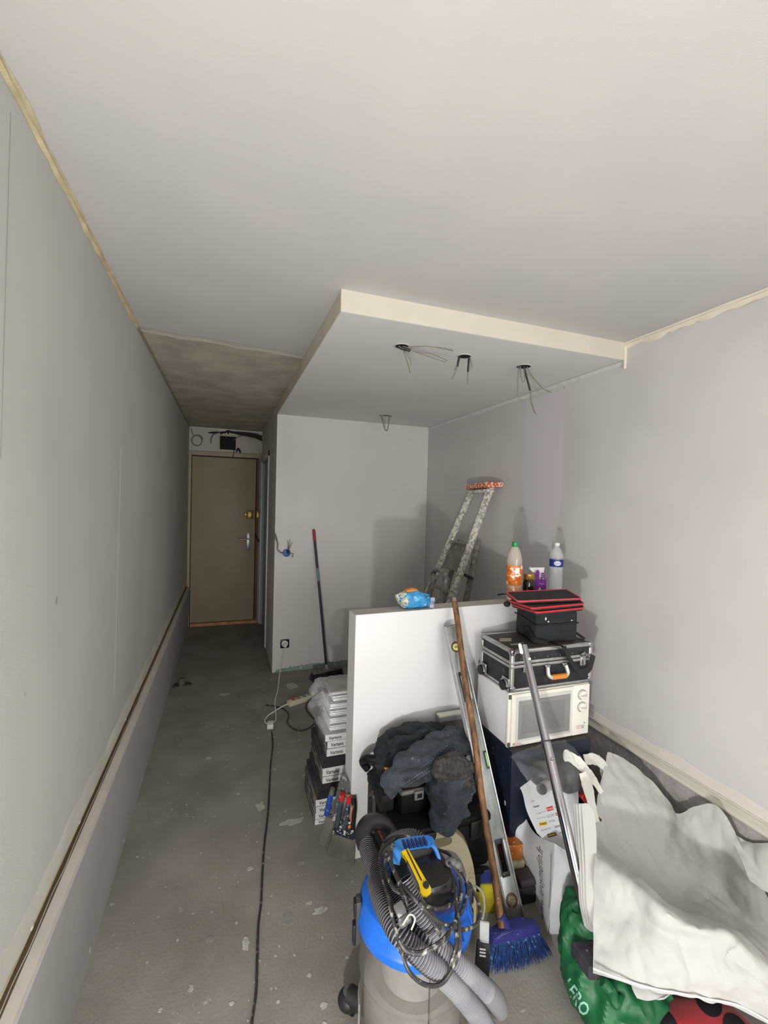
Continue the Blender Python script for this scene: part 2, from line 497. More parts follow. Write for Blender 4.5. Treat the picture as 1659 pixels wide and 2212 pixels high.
# ---- right wall
bm = BM(); box(bm, XR, 2.3, YB, YP + .1, .447, ZC + .05)
wr = struct('wall_right', bm, paint_lilac)
ragged_strip('corner_filler', XR, -1, -0.6, YS, 0.016, cream_pale, wr, drop=.045)
bm = BM(); rows = []
for i in range(81):     # brown torn edge under it
    y = -.6 + (YS + .6) * i / 80; k = abs(noise.noise(V((y * 6, 5, 5))))
    rows.append([V((XR - .0012, y, ZC - .022)), V((XR - .0012, y, ZC - .03 - .03 * k))])
grid(bm, rows); struct('stained_edge', bm, mat('stain_edge2', (196, 184, 160), .8, rgb2=(212, 206, 192), vs=10, spec=.2), wr)
bm = BM(); rows = []
for i in range(81):
    y = YS + (YP - YS) * i / 80; k = abs(noise.noise(V((y * 7, 5, 8)))); k2 = abs(noise.noise(V((y * 9, 2, 8))))
    rows.append([V((XR - .006 - .006 * k2, y, ZS - .0012)), V((XR - .008, y, ZS - .006)), V((XR - .003, y, ZS - .012)), V((XR - .0008, y, ZS - .022 - .03 * k))])
grid(bm, rows); struct('corner_filler', bm, mat('cold_filler', (222, 221, 222), .8, rgb2=(208, 206, 206), vs=25, bump=.5, bs=60, spec=.2), wr)
bm = BM()
tube(bm, [V((XR - .004, YS - .004, ZC - .005)), V((XR - .006, YS - .006, 2.44)), V((XR - .004, YS - .004, ZS - .045))], [.007, .009, .006], 8, n=5)
struct('loose_filler', bm, cream_pale, wr)
wall_mark(strip_yz(2.258, 2.385, 2.256, 2.21, .005, 6), mat('pencil_crack2', (172, 169, 175), .9), 'hairline_crack', wr, x=XR, s=-1)
bm = BM(); rows = []
for i in range(41):
    z = 2.36 - 1.5 * i / 40; k = noise.noise(V((z * 3, 2, 8)))
    rows.append([V((XR - .001, 2.62 + .02 * k, z)), V((XR - .001, 2.25 + .03 * k, z))])
grid(bm, rows); struct('joint_compound', bm, mat('jc_right', (211, 208, 210), .85, spec=.2), wr)
# filler band + bead above the old foot of the wall
bm = BM()
pr = [(0, .447), (-.008, .446), (-.011, .4425), (-.008, .439), (-.004, .437), (-.004, .421), (-.010, .417), (-.018, .412), (-.021, .405), (-.018, .398), (-.010, .394), (0, .392)]
poly = [(XR + p[0], p[1]) for p in pr] + [(2.3, .392), (2.3, .447)]
prism(bm, poly, YP - YB, Matrix.Translation((0, YB, 0)) @ Mx)
struct('trim_2', bm, mat('bead_cream', (206, 202, 192), .8, rgb2=(198, 194, 184), vs=6, spec=.25))
bm = BM(); box(bm, XR + .002, 2.3, YB, YP + .1, -.05, .3925)
struct('baseboard_right', bm, mat('old_foot', (186, 182, 182), .9, rgb2=(168, 163, 160), vs=30, bump=1.0, bs=90, spec=.2))
bm = BM(); rows = []
for i in range(121):
    y = .2 + 4.0 * i / 120; h = .05 + .035 * noise.noise(V((y * 1.9, 3, 3))) + .01 * noise.noise(V((y * 8, 3, 3)))
    rows.append([V((XR - .0012, y, .4465)), V((XR - .0012, y, .4465 + h)), V((XR + .001, y, .4465 + h + .003))])
grid(bm, rows); struct('feathered_filler', bm, mat('fill_cream2', (222, 217, 207), .85, rgb2=(214, 209, 203), vs=6, spec=.2), wr)
# ---- partition (back wall) and corridor side wall
bm = BM(); box(bm, XC, 2.3, YP, YP + .09, 0.0, ZS + .02)
wb = struct('wall_back', bm, mat('paint_back', (220, 219, 217), .85, rgb2=(213, 212, 211), vs=1.5, bump=.1, bs=350, spec=.2))
bm = BM(); box(bm, XC - .0005, XC + .0045, YP - .0025, YP + .002, .0, ZS); struct('corner_bead', bm, mat('bead_white', (226, 224, 220), .7), wb)
bm = BM(); poly = [(XC + .02, .0005)]
for i in range(90):
    x = XC + .05 + (XR - XC - .05) * i / 89
    poly.append((x, .022 + .03 * min(1, (x - XC) / .35) + (.012 if i % 2 else -.004) * noise.noise(V((x * 14, 7, 1))) * 2))
poly.append((XR, .0005))
prism(bm, poly, .004, xf((0, YP, 0), (1, 0, 0), (0, 0, 1)))
struct('green_board', bm, mat('green_board', (128, 152, 142), .85, rgb2=(150, 166, 158), vs=22, spots=((196, 200, 196), 28, .6, .68), spec=.2), wb,
       label='ragged strip of bare green plasterboard at the foot')
cwm = mat('paint_corridor', (220, 218, 214), .85, rgb2=(204, 202, 198), vs=2, spec=.2)
bm = BM()
box(bm, XC, XC + .09, YP + .09, 5.03, 0, ZC + .02); box(bm, XC, XC + .09, 5.93, 6.06, 0, ZC + .02); box(bm, XC, XC + .09, 5.03, 5.93, 2.09, ZC + .02)
box(bm, XC, XC + .09, YP + .0, YP + .09, ZS + .02, ZC + .02)
struct('wall_corridor', bm, cwm)
bm = BM(); box(bm, -.75, 2.3, YD, YD + .15, 2.2, ZC + .05); box(bm, XC + .09, 2.3, YD, YD + .15, 0, 2.2); box(bm, -.75, XL + .0, YD - .01, YD + .15, 0, 2.2)
we = struct('wall_end', bm, cwm)
# dark space behind doors so that the rooms are closed
dk = mat('dark_room', (60, 58, 56), .9)
bm = BM(); box(bm, -.75, 2.3, 6.26, 6.34, -.1, 2.6); struct('wall_landing', bm, dk)
bm = BM(); box(bm, 1.2, 1.25, YP + .09, 6.1, 0, 2.5); struct('wall_bathroom', bm, mat('bath_wall', (150, 158, 166), .8))
bm = BM(); box(bm, -.75, 2.3, YB - .1, YB, -.05, 2.6); struct('wall_front', bm, paint)
# ---- entrance door
bm = BM()
box(bm, XL + .001, -.412, YD - .045, YD + .02, 0.0, 2.2, .003); box(bm, -.412, .43, YD - .045, YD + .02, 2.145, 2.2, .003)
d1f = struct('door_1', bm, mat('door_frame_cream', (176, 168, 146), .6, rgb2=(164, 156, 134), vs=9))
bm = BM(); box(bm, -.405, .362, YD - .03, YD + .012, .04, 2.13, .002)
leaf = struct('door_leaf', bm, mat('door_beige', (160, 150, 128), .55, rgb2=(152, 142, 120), vs=2.5, spec=.4), d1f, label='flat beige door leaf')
wood = mat('stripped_wood', (128, 92, 66), .7, rgb2=(96, 66, 46), vs=12, stretch=(1, 1, .1))
bm = BM(); box(bm, .372, .402, YD - .052, YD + .02, .03, 2.145, .002); struct('jamb', bm, wood, d1f, label='bare brown wood of the jamb')
bm = BM(); box(bm, .403, .432, YD - .06, YD + .02, .0, 2.2, .002); struct('casing', bm, mat('casing_grey', (156, 148, 142), .7), d1f)
bm = BM(); box(bm, .352, .373, YD - .001, YD + .02, .03, 2.145); box(bm, -.41, .37, YD - .012, YD + .02, 2.131, 2.146); struct('shadow_gap', bm, mat('gap_brown', (62, 46, 34), .8), d1f)
bm = BM(); box(bm, -.40, .40, YD - .08, YD + .02, .0, .036, .003)
struct('threshold', bm, mat('threshold_wood', (206, 150, 116), .6, rgb2=(170, 120, 90), vs=10), d1f)
steel = mat('satin_steel', (150, 148, 146), .35, metal=.9)
brass = mat('old_brass', (126, 104, 58), .35, metal=.9)
bm = BM(); box(bm, .262, .305, YD - .036, YD - .030, .945, 1.175, .002); plate = struct('lock_plate', bm, steel, d1f)
bm = BM(); cyl(bm, (.285, YD - .03, 1.095), (.285, YD - .075, 1.095), .011, seg=14); tube(bm, [(.292, YD - .075, 1.095), (.25, YD - .077, 1.096), (.165, YD - .073, 1.09)], [.009, .009, .007], 10, n=4)
struct('door_handle', bm, steel, d1f)
bm = BM(); box(bm, .262, .332, YD - .065, YD - .03, 1.36, 1.465, .004); box(bm, .225, .262, YD - .055, YD - .03, 1.39, 1.435, .003)
cyl(bm, (.297, YD - .06, 1.41), (.297, YD - .076, 1.41), .014, seg=14)
struct('rim_lock', bm, brass, d1f, label='brass rim lock')
bm = BM(); box(bm, .376, .412, YD - .075, YD - .05, 1.365, 1.465, .003); cyl(bm, (.394, YD - .07, 1.395), (.394, YD - .085, 1.395), .012, seg=12)
struct('strike_plate', bm, brass, d1f)
bm = BM()
for dz in (0, -.02): tube(bm, [(.37, YD - .055, 1.17 + dz), (.385, YD - .075, 1.12 + dz), (.41, YD - .08, 1.085 + dz), (.43, YD - .062, 1.08 + dz)], .005, 8, n=5)
struct('cable_loop', bm, mat('black_rubber', (34, 33, 34), .5), d1f)
# ---- side door in the corridor
wg = mat('gloss_white', (214, 216, 218), .35)
bm = BM()
box(bm, XC - .012, XC + .012, 4.965, 5.03, 0, 2.15, .002); box(bm, XC - .012, XC + .012, 5.93, 5.99, 0, 2.15, .002); box(bm, XC - .012, XC + .012, 4.965, 5.99, 2.09, 2.15, .002)
d2 = struct('door_2', bm, wg)
bm = BM(); box(bm, XC + .0, XC + .088, 5.031, 5.045, 0, 2.09); box(bm, XC, XC + .088, 5.915, 5.929, 0, 2.09); box(bm, XC, XC + .088, 5.03, 5.93, 2.075, 2.089)
struct('jamb_lining', bm, mat('jamb_bluegrey', (148, 158, 168), .5), d2)
bm = BM(); box(bm, XC + .03, XC + .065, 5.048, 5.912, .01, 2.07, .002); struct('door_leaf', bm, mat('leaf_bluegrey', (170, 178, 186), .5), d2)
# ---- board, meter hatch and cables over the entrance door
bm = BM(); box(bm, XL + .004, -.10, YD - .018, YD, 2.203, 2.485, .002); struct('filler_board', bm, mat('board_white', (196, 194, 188), .8), we)
bm = BM(); box(bm, .12, .425, YD - .018, YD, 2.203, 2.44, .002); struct('filler_board', bm, mat('board_white2', (190, 186, 182), .8), we)
bm = BM(); box(bm, -.093, .112, YD - .02, YD, 2.208, 2.43, .002); hatch = struct('meter_hatch', bm, mat('hatch_frame', (196, 190, 168), .7), we)
bm = BM(); box(bm, -.086, .106, YD - .024, YD, 2.235, 2.405, .001); struct('hatch_opening', bm, mat('hatch_black', (26, 26, 27), .8), we, label='black opening of the meter hatch')
bm = BM()
for x, z in ((XL + .03, 2.23), (.41, 2.22), (.395, 2.25), (.16, 2.40), (.39, 2.41)): cyl(bm, (x, YD - .022, z), (x, YD - .015, z), .005, seg=8)
struct('screw', bm, mat('screw_dark', (52, 50, 48), .6), we)
blackc = mat('cable_black', (30, 29, 30), .5); greyc = mat('cable_grey', (120, 116, 110), .5)
def cable(name, label, pts, r, mt, group=None, seg=8, n=8):
    bm = BM(); tube(bm, pts, r, seg, n=n); return single(name, label, 'cable', bm, mt, group=group)
yy = YD - .05
bt = Thing('cable_bundle', 'black electric cables bundled under the ceiling over the entrance door', 'cables', (.1, yy, 2.45))
for k in range(7):
    dz = .006 * k; e = rnd.uniform(-.01, .01)
    pts = [V((-.13 + .05 * k, yy - .01 * (k % 3), 2.43 + dz * .4 + e)), V((0.0, yy - .012 * (k % 2), 2.455 + dz * .5)), V((.16, yy, 2.462 - dz * .8)), V((.33, yy, 2.455 - dz * 1.2)), V((.425, yy, 2.43 - dz * 1.6))]
    bm = BM(); tube(bm, pts, .008, 8, n=5); bt.part('cable', bm, blackc)
bm = BM(); tube(bm, [(-.11, yy, 2.44), (-.16, yy, 2.435), (-.225, yy, 2.43)], [.012, .013, .004], 8, n=4); bt.part('cable_end', bm, blackc)
bm = BM(); tube(bm, [(-.1, yy, 2.44), (-.15, yy, 2.42), (-.185, yy, 2.37), (-.19, yy, 2.30)], .007, 8, n=5); bt.part('cable', bm, greyc, label='grey cable hanging down')
bm = BM(); tube(bm, [(.2, yy, 2.43), (.29, yy, 2.405), (.36, yy, 2.41), (.42, yy, 2.40)], .006, 8, n=5); tube(bm, [(.08, yy, 2.36), (.14, yy, 2.405), (.2, yy, 2.43)], .004, 8, n=5); bt.part('cable', bm, greyc)
bm = BM(); tube(bm, [(.08, yy, 2.24), (.085, yy, 2.2), (.07, yy - .005, 2.135)], .004, 8, n=5); tube(bm, [(.115, yy, 2.21), (.13, yy - .01, 2.25), (.15, yy, 2.235), (.165, yy, 2.20)], [.006, .012, .013, .009], 8, n=5); bt.part('cable', bm, blackc)
bt2 = BM()
for k in range(3):
    pts = [V((-.355 + (.055 + .004 * k) * math.cos(a), YD - .03 - .005 * k, 2.325 + (.06 + .004 * k) * math.sin(a))) for a in [2 * math.pi * j / 28 for j in range(28)]]
    tube(bt2, pts, .0035, 6, closed=True)
tube(bt2, [(-.38, YD - .035, 2.38), (-.32, YD - .04, 2.395), (-.28, YD - .04, 2.345)], .0035, 6, n=5)
tube(bt2, [(-.385, YD - .035, 2.38), (-.41, YD - .03, 2.42), (-.42, YD - .03, 2.47)], .0045, 6, n=5)
single('cable_coil', 'small coil of grey cable on the wall left of the meter hatch', 'cable', bt2, greyc)
# ================================================================== THINGS AT THE BACK OF THE ROOM
black = mat('black_plastic', (30, 30, 32), .45, var=.3, vs=20)
dblack = mat('dusty_black', (38, 38, 40), .6, rgb2=(30, 30, 31), vs=14, spots=((96, 94, 90), 34, .64, .76), bump=.15)
white = mat('white_plastic', (226, 226, 222), .4)
offwhite = mat('offwhite_plastic', (206, 200, 180), .5)
chrome = mat('chrome', (176, 176, 180), .07, metal=1)
alu = mat('brushed_alu', (196, 197, 198), .38, metal=.75, var=.08, vs=30)
# ---- black broom leaning on the back wall
b0, b1 = AZ(678, 1470, .0), AZ(733, 1458, .0)
hd = (b1 - b0).normalized(); hc = (b0 + b1) / 2; hn = V((-hd.y, hd.x, 0))
top = AY(678, 1146, YP - .03); sock = AY(705, 1440, 4.03)
t = Thing('push_broom', 'black broom with red-tipped handle leaning on the back wall', 'broom', (hc.x, hc.y, 0))
M = xf(hc + V((0, 0, .062)), hd, hn)
bm = BM(); box(bm, -.15, .15, -.03, .03, 0, .02, .006, M); t.part('brush_head', bm, mat('worn_grey', (120, 116, 112), .6, var=.3, vs=30))
bm = BM()
for i in range(48):
    for j in range(6):
        x = -.145 + .29 * i / 47; y = -.024 + .048 * j / 5; k = 1.08
        p = M @ V((x, y, 0)); q = M @ V((x * k + rnd.uniform(-.004, .004), y * 1.7 + rnd.uniform(-.006, .006), -.058))
        cyl(bm, p, q, .0028, .002, 4, caps=False)
o_ = t.part('bristles', bm, mat('bristle_black', (24, 24, 25), .7)); o_['kind'] = 'stuff'
bm = BM(); cyl(bm, hc + V((0, 0, .078)), hc + (sock - hc) * .9 + V((0, 0, .02)), .017, .014, 14); t.part('socket', bm, mat('worn_grey2', (150, 147, 142), .6))
ax = (top - sock).normalized(); L_ = (top - sock).length
bm = BM(); cyl(bm, sock, sock + ax * (L_ - .1), .0115, seg=14); t.part('handle', bm, mat('handle_dark', (44, 34, 42), .35, rgb2=(34, 27, 33), vs=9))
bm = BM(); cyl(bm, sock + ax * (L_ - .1), top, .0135, .0135, 14); blob(bm, top, (.0135, .0135, .014), 14, 8); t.part('handle_tip', bm, mat('handle_red', (158, 32, 62), .4), label='dark red handle tip')
bm = BM(); q = .64 * L_; cyl(bm, sock + ax * (q - .02), sock + ax * (q + .1), .0122, .0122, 14); t.part('handle_label', bm, mat('label_teal', (118, 140, 146), .5), label='pale label band round the handle')
# ---- wall socket with plug and white cord
so = AY(615, 1390, YP)
t = Thing('wall_socket', 'black wall socket frame with round white insert low on back wall', 'socket', so)
M = xf(so, (1, 0, 0), (0, 0, 1))
bm = BM(); prism(bm, rrect(.082, .082, .010), .008, M, .002); t.part('cover_frame', bm, mat('socket_black', (24, 24, 34), .35))
bm = BM(); lathe(bm, [(.030, .008), (.030, .012), (.027, .013), (.020, .0135)], M, 28, cap0=False); t.part('insert', bm, white)
bm = BM(); cyl(bm, M @ V((0, -.004, .012)), M @ V((0, -.006, .05)), .019, .016, 20)
plugm = mat('cord_white', (222, 220, 212), .5)
p = Thing('mains_cord', 'white mains cord hanging from wall socket to the power strip', 'cable', (so.x, so.y - .03, 0))
p.part('plug', bm, plugm, label='round white plug')
g = AZ
pts = [M @ V((0, -.018, .045)), M @ V((0, -.05, .052)), AY(609, 1425, 4.15), AY(604, 1460, 4.08) + V((0, 0, .02)), AZ(600, 1490, .008), AZ(594, 1515, .006), AZ(596, 1545, .006), AZ(595, 1556, .012), AZ(590, 1562, .014)]
bm = BM(); tube(bm, pts, .0048, 8, n=8); p.part('cord', bm, plugm)
c2 = AZ(584, 1566, .02)
pd = (AZ(584, 1580, .0) - AZ(586, 1555, .0)).normalized()
M2 = xf(c2, pd.cross(V((0, 0, 1))), pd)
bm = BM(); box(bm, -.022, .022, -.035, .03, -.018, .016, .005, M2); p.part('cord_socket', bm, plugm, label='white coupling lying on the floor')
# ---- blue junction box with wires
jb = AY(619, 1194, YP)
t = Thing('junction_box', 'blue round junction box with stripped wires on back wall', 'junction box', jb)
M = xf(jb, (1, 0, 0), (0, 0, 1))
bm = BM(); lathe(bm, [(.032, -.001), (.037, .001), (.037, .008), (.033, .009), (.032, .001), (.0, .0008)], M, 28, cap0=False, cap1=False); t.part('box_rim', bm, mat('box_blue', (66, 104, 176), .45))
bm = BM(); lathe(bm, [(.030, .0012), (.026, .004), (.012, .005)], M, 24, cap0=False); t.part('box_inside', bm, mat('box_blue2', (88, 120, 176), .5))
bm = BM(); blob(bm, M @ V((.012, .002, .014)), (.014, .01, .012), 12, 8); tube(bm, [M @ V((.01, .01, .01)), M @ V((.002, .02, .02)), M @ V((.022, .024, .012))], .006, 8, n=4); t.part('connector', bm, mat('conn_dark', (44, 42, 50), .5))
wg_ = mat('wire_grey', (126, 122, 116), .5)
bm = BM(); tube(bm, [M @ V((-.03, 0, .01)), M @ V((-.06, .008, .03)), M @ V((-.088, .04, .035)), M @ V((-.086, .08, .03)), M @ V((-.094, .12, .03))], [.005, .005, .006, .007], 8, n=6)
tube(bm, [M @ V((-.094, .115, .03)), M @ V((-.105, .15, .032)), M @ V((-.112, .19, .03))], [.008, .010, .002], 8, n=5); t.part('wire', bm, wg_)
for a in ((.012, .03, .026, .13), (.012, .03, .006, .12), (.014, .03, .05, .105)):
    bm = BM(); tube(bm, [M @ V((a[0], .02, .012)), M @ V(((a[0] + a[2]) / 2, .07, .03)), M @ V((a[2], a[3], .02))], [.004, .003, .002], 6, n=5); t.part('wire', bm, wg_)
bm = BM(); tube(bm, [M @ V((.02, 0, .012)), M @ V((.045, -.006, .02)), M @ V((.062, -.008, .018)), M @ V((.05, -.03, .018)), M @ V((.062, -.04, .018))], .0035, 6, n=5); t.part('wire', bm, wg_)
# ---- wires hanging from the dropped ceiling
holem = mat('hole_black', (22, 21, 22), .9); ringm = mat('hole_ring', (196, 190, 188), .8)
def outlet(px, py, label, wires, r=.033):
    c = AZ(px, py, ZS); t = Thing('ceiling_outlet', label, 'ceiling wires', c, 'wires hanging from round holes in the boxed ceiling')
    bm = BM(); cyl(bm, c + V((0, 0, -.0025)), c + V((0, 0, .001)), r, seg=24); t.part('hole', bm, holem)
    bm = BM(); tube(bm, [c + V((r * 1.08 * math.cos(a), r * 1.08 * math.sin(a), -.001)) for a in [j * math.pi / 12 for j in range(24)]], .0035, 6, closed=True); t.part('hole_rim', bm, ringm)
    for (ws, rr, m_) in wires:
        bm = BM(); pts = [c + V(w) for w in ws]; tube(bm, pts, rr, 6, n=6); t.part('wire', bm, m_)
wd = mat('wire_dark', (48, 45, 46), .5); wy = mat('wire_olive', (128, 122, 104), .5)
outlet(868, 747, 'splayed grey wires from the ceiling hole nearest the soffit corner', [
    ([(0, 0, 0), (.03, -.02, -.01), (.13, -.05, .0), (.25, -.07, -.012)], .0025, wy), ([(0, 0, 0), (.05, -.01, -.02), (.15, -.03, -.03), (.24, -.03, -.05)], .0025, wy),
    ([(0, 0, 0), (.06, -.01, -.022), (.14, -.02, -.04), (.23, -.03, -.06)], .0025, wg_), ([(.01, 0, 0), (.012, 0, -.03), (.03, 0, -.07), (.045, -.01, -.13)], .003, wy),
    ([(.01, 0, 0), (.02, 0, -.03), (.045, 0, -.06), (.055, 0, -.09)], .0025, wg_), ([(-.02, 0, -.002), (.0, 0, -.012), (.03, -.01, -.018), (.04, -.01, -.022)], .008, wd)])
outlet(1003, 769, 'two pairs of short wires from the middle hole of the soffit', [
    ([(-.028, 0, 0), (-.034, 0, -.03), (-.04, 0, -.06)], .0055, wd), ([(-.04, 0, -.05), (-.05, 0, -.09), (-.07, 0, -.13)], .0028, wg_), ([(-.036, 0, -.04), (-.05, 0, -.07), (-.058, 0, -.08)], .0025, wg_),
    ([(.028, 0, 0), (.026, 0, -.04), (.024, 0, -.08)], .0055, wd), ([(.024, 0, -.07), (.024, 0, -.11), (.026, 0, -.145)], .0028, wy), ([(.03, 0, 0), (.042, 0, -.03), (.05, 0, -.06)], .003, wg_)])
outlet(1131, 791, 'long drooping wires from the ceiling hole nearest the right wall', [
    ([(-.03, 0, 0), (-.034, 0, -.04), (-.036, 0, -.09), (-.034, 0, -.16)], .0028, wg_), ([(-.02, 0, 0), (-.018, 0, -.03), (-.01, 0, -.07), (0, 0, -.09)], .003, wg_),
    ([(0, 0, 0), (.02, 0, -.05), (.05, 0, -.13)], .006, wd), ([(.05, 0, -.12), (.052, -.01, -.20), (.07, -.02, -.26)], .0028, wy), ([(.05, 0, -.12), (.056, -.01, -.20), (.082, -.02, -.265)], .0028, wg_),
    ([(.02, 0, 0), (.05, -.02, -.06), (.09, -.05, -.12), (.13, -.08, -.15)], .003, wy), ([(0, 0, 0), (.01, .0, -.06), (.012, 0, -.085)], .0028, wg_)], r=.037)
outlet(833, 897, 'single wire loop hanging from the hole near the back wall', [
    ([(-.06, 0, -.004), (-.02, 0, -.004), (.06, 0, -.004)], .006, wg_), ([(-.05, 0, -.005), (-.03, 0, -.05), (-.01, 0, -.11), (.005, 0, -.135), (.02, 0, -.13), (.03, 0, -.07), (.035, 0, -.005)], .005, wg_),
    ([(-.045, 0, -.005), (-.01, 0, -.06), (.0, 0, -.11)], .003, wg_)], r=.04)
# ---- power strip and black cords
ps0, ps1 = AZ(622, 1526, 0), AZ(702, 1500, 0)
dv = (ps1 - ps0).normalized(); M = xf(ps0, dv, V((-dv.y, dv.x, 0)))
t = Thing('power_strip', 'white power strip with red switch on the floor beside the cartons', 'power strip', ps0)
Ls = .42
bm = BM(); box(bm, 0, Ls, -.026, .026, .0, .04, .006, M); t.part('housing', bm, offwhite)
bm = BM(); box(bm, .035, .062, -.012, .012, .038, .046, .003, M); t.part('switch', bm, mat('switch_red', (206, 60, 50), .4), label='red rocker switch')
for k in range(6):
    bm = BM(); Mk = M @ Matrix.Translation((.095 + k * .052, 0, .0405)); lathe(bm, [(.019, 0), (.019, .001), (.016, .0012)], Mk, 16); t.part('outlet', bm, mat('outlet_shade', (150, 146, 132), .6))
    for s in (-1, 1):
        bm = BM(); cyl(bm, Mk @ V((s * .009, s * .002, .001)), Mk @ V((s * .009, s * .002, .002)), .003, seg=8); t.part('pin_hole', bm, holem)
bm = BM(); tube(bm, [M @ V((0, 0, .02)), M @ V((-.05, .0, .014)), AZ(597, 1534, .008), AZ(580, 1545, .006), AZ(572, 1556, .006), AZ(576, 1563, .01), AZ(581, 1562, .015)], .0048, 8, n=8); t.part('cord', bm, plugm)
bcm = mat('cord_black_dusty', (52, 50, 50), .6, spots=((150, 148, 144), 60, .60, .68))
bm = BM(); box(bm, -.02, .02, -.022, .022, .041, .07, .006, M @ Matrix.Translation((.095 + 4 * .052, 0, 0)))
q = Thing('power_cable', 'black cord looping on the floor from power strip past white cord', 'cable', AZ(620, 1565, 0))
q.part('plug', bm, black)
bm = BM(); tube(bm, [M @ V((.095 + 4 * .052, -.02, .06)), AZ(664, 1518, .02), AZ(663, 1535, .005), AZ(674, 1548, .005), AZ(681, 1557, .005), AZ(672, 1570, .005), AZ(652, 1578, .005), AZ(632, 1573, .005), AZ(621, 1560, .005), AZ(624, 1545, .005), AZ(615, 1533, .005), AZ(596, 1526, .005), AZ(573, 1523, .005)], .0048, 8, n=8); q.part('cord', bm, bcm)
pl = [AZ(x, y, .006) for x, y in ((587, 1580), (588, 1610), (586, 1650), (582, 1700), (577, 1760), (572, 1830), (566, 1900), (562, 1950), (560, 2000), (555, 2080), (550, 2150), (546, 2212), (541, 2290))]
for i, pp in enumerate(pl): pp.x += .004 * math.sin(i * 2.1)
bm = BM(); tube(bm, pl, .0045, 8, n=10)
single('extension_cord', 'straight black cord running along the bare floor toward the camera', 'cable', bm, bcm)
# ---- small lump of debris in the floor by the left wall
t = Thing('pipe_stub', 'dark broken pipe stub sticking out of floor beside left ledge', 'pipe stub', AZ(392, 1480, 0))
c = AZ(392, 1480, 0)
bm = BM(); cyl(bm, c, c + V((0, 0, .06)), .03, .022, 12); crumple(bm, .006, 40); t.part('stub', bm, mat('stub_grey', (92, 84, 78), .8))
for s, w in ((-1, .05), (1, .07)):
    bm = BM(); n = 10; prism(bm, [(c.x + s * .01, c.y - .03), (c.x + s * (.02 + w), c.y - .045 + .02 * (s > 0)), (c.x + s * (.03 + w * .5), c.y + .02), (c.x, c.y + .045)], .012); t.part('broken_edge', bm, mat('stub_dark', (66, 60, 56), .9))
# ---- step ladder leaning on the right wall
pl_alu = mat('splattered_alu', (196, 194, 188), .55, metal=.15, rgb2=(150, 147, 140), vs=30, spots=((232, 230, 222), 42, .47, .53), bump=.5, bs=60)
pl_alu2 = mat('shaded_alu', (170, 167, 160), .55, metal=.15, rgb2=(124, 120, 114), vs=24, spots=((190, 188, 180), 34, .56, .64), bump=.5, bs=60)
orange = mat('orange_cap', (206, 84, 40), .5, spots=((226, 220, 208), 60, .50, .56), bump=.4, bs=80)
t = Thing('step_ladder', 'plaster-splashed aluminium step ladder with orange cap leaning on right wall', 'ladder', (1.45, 3.3, 0))
def rail(p, q, w, d, m_, name='rail', rt=(0, 1, 0), label=None):
    a = (q - p); M = xfu(p, a, V(rt)); Ln = a.length
    bm = BM(); prism(bm, [(-w / 2, 0), (w / 2, 0), (w / 2, Ln), (-w / 2, Ln)], d, M @ Matrix.Translation((0, 0, -d / 2)), .003); return t.part(name, bm, m_, label)
def ext(a, b, z):
    return a + (b - a) * ((z - a.z) / (b.z - a.z))
A0 = AX(1024, 1052, 1.90); A1 = AX(920, 1290, 1.60)
B0 = AX(1062, 1048, 1.90); B1 = AX(976, 1290, 1.62)
rt = (.55, -.83, 0)
rail(ext(A0, A1, .0), A0, .05, .026, pl_alu, rt=rt); rail(ext(B0, B1, .0), B0, .05, .026, pl_alu, rt=rt)
C0 = AX(1032, 1172, 1.88); C1 = AX(1006, 1300, 1.86)
D0 = AX(1000, 1166, 1.90)
rail(ext(C0, C1, .0), C0, .045, .022, pl_alu2, 'rear_rail', rt=rt)
E0 = ext(A0, A1, C0.z) + V((.10, .02, 0)); E1 = ext(A0, A1, .6) + V((.22, .0, 0))
rail(ext(E0, E1, 0), E0, .04, .022, pl_alu2, 'rear_rail', rt=rt)
cap_c = (A0 + B0) / 2
M = xf(cap_c + V((-.01, -.02, .0)), (B0 - A0), (1, 0, 0))
w = (B0 - A0).length
bm = BM(); prism(bm, [(-w / 2 - .035, -.06), (w / 2 + .01, -.06), (w / 2 + .07, .0), (w / 2 + .07, .05), (-w / 2 - .035, .05)], .04, M @ Matrix.Translation((0, 0, -.02)), .006); t.part('top_cap', bm, orange, label='orange plastic top cap spattered with plaster')
bm = BM(); box(bm, -w / 2 - .02, w / 2, -.05, .02, -.055, -.03, .004, M); t.part('cap_bracket', bm, pl_alu)
for z, m_ in ((1.32, pl_alu2), (.95, pl_alu2), (.70, pl_alu2), (.45, pl_alu2), (.2, pl_alu2)):
    a, b = ext(A0, A1, z), ext(B0, B1, z)
    bm = BM(); cyl(bm, a, b, .008 if z > 1 else .02, seg=8); t.part('rung', bm, m_)
pts = [AX(990, 1170, 1.80), AX(1014, 1176, 1.80), AX(1000, 1238, 1.72), AX(955, 1226, 1.72)]
bm = BM(); R = [bm.verts.new(p) for p in pts]; bm.faces.new(R); bmesh.ops.subdivide_edges(bm, edges=bm.edges, cuts=3, use_grid_fill=True); thicken(bm, .03)
t.part('platform', bm, mat('platform_grey', (150, 148, 142), .6, rgb2=(128, 126, 120), vs=12, spots=((196, 194, 188), 30, .6, .68)), label='grey folded standing platform')
for pa in (((936, 1236, 1.5), (934, 1262, 1.5), (916, 1310, 1.46)), ((960, 1238, 1.52), (962, 1262, 1.52), (944, 1316, 1.48))):
    bm = BM(); tube(bm, [AX(*a_) for a_ in pa], [.022, .024, .024], 8, n=5); t.part('side_tube', bm, pl_alu2)
bm = BM(); tube(bm, [AX(934, 1238, 1.5), AX(946, 1230, 1.5), AX(962, 1240, 1.52)], .018, 8, n=5); t.part('side_tube', bm, pl_alu2)
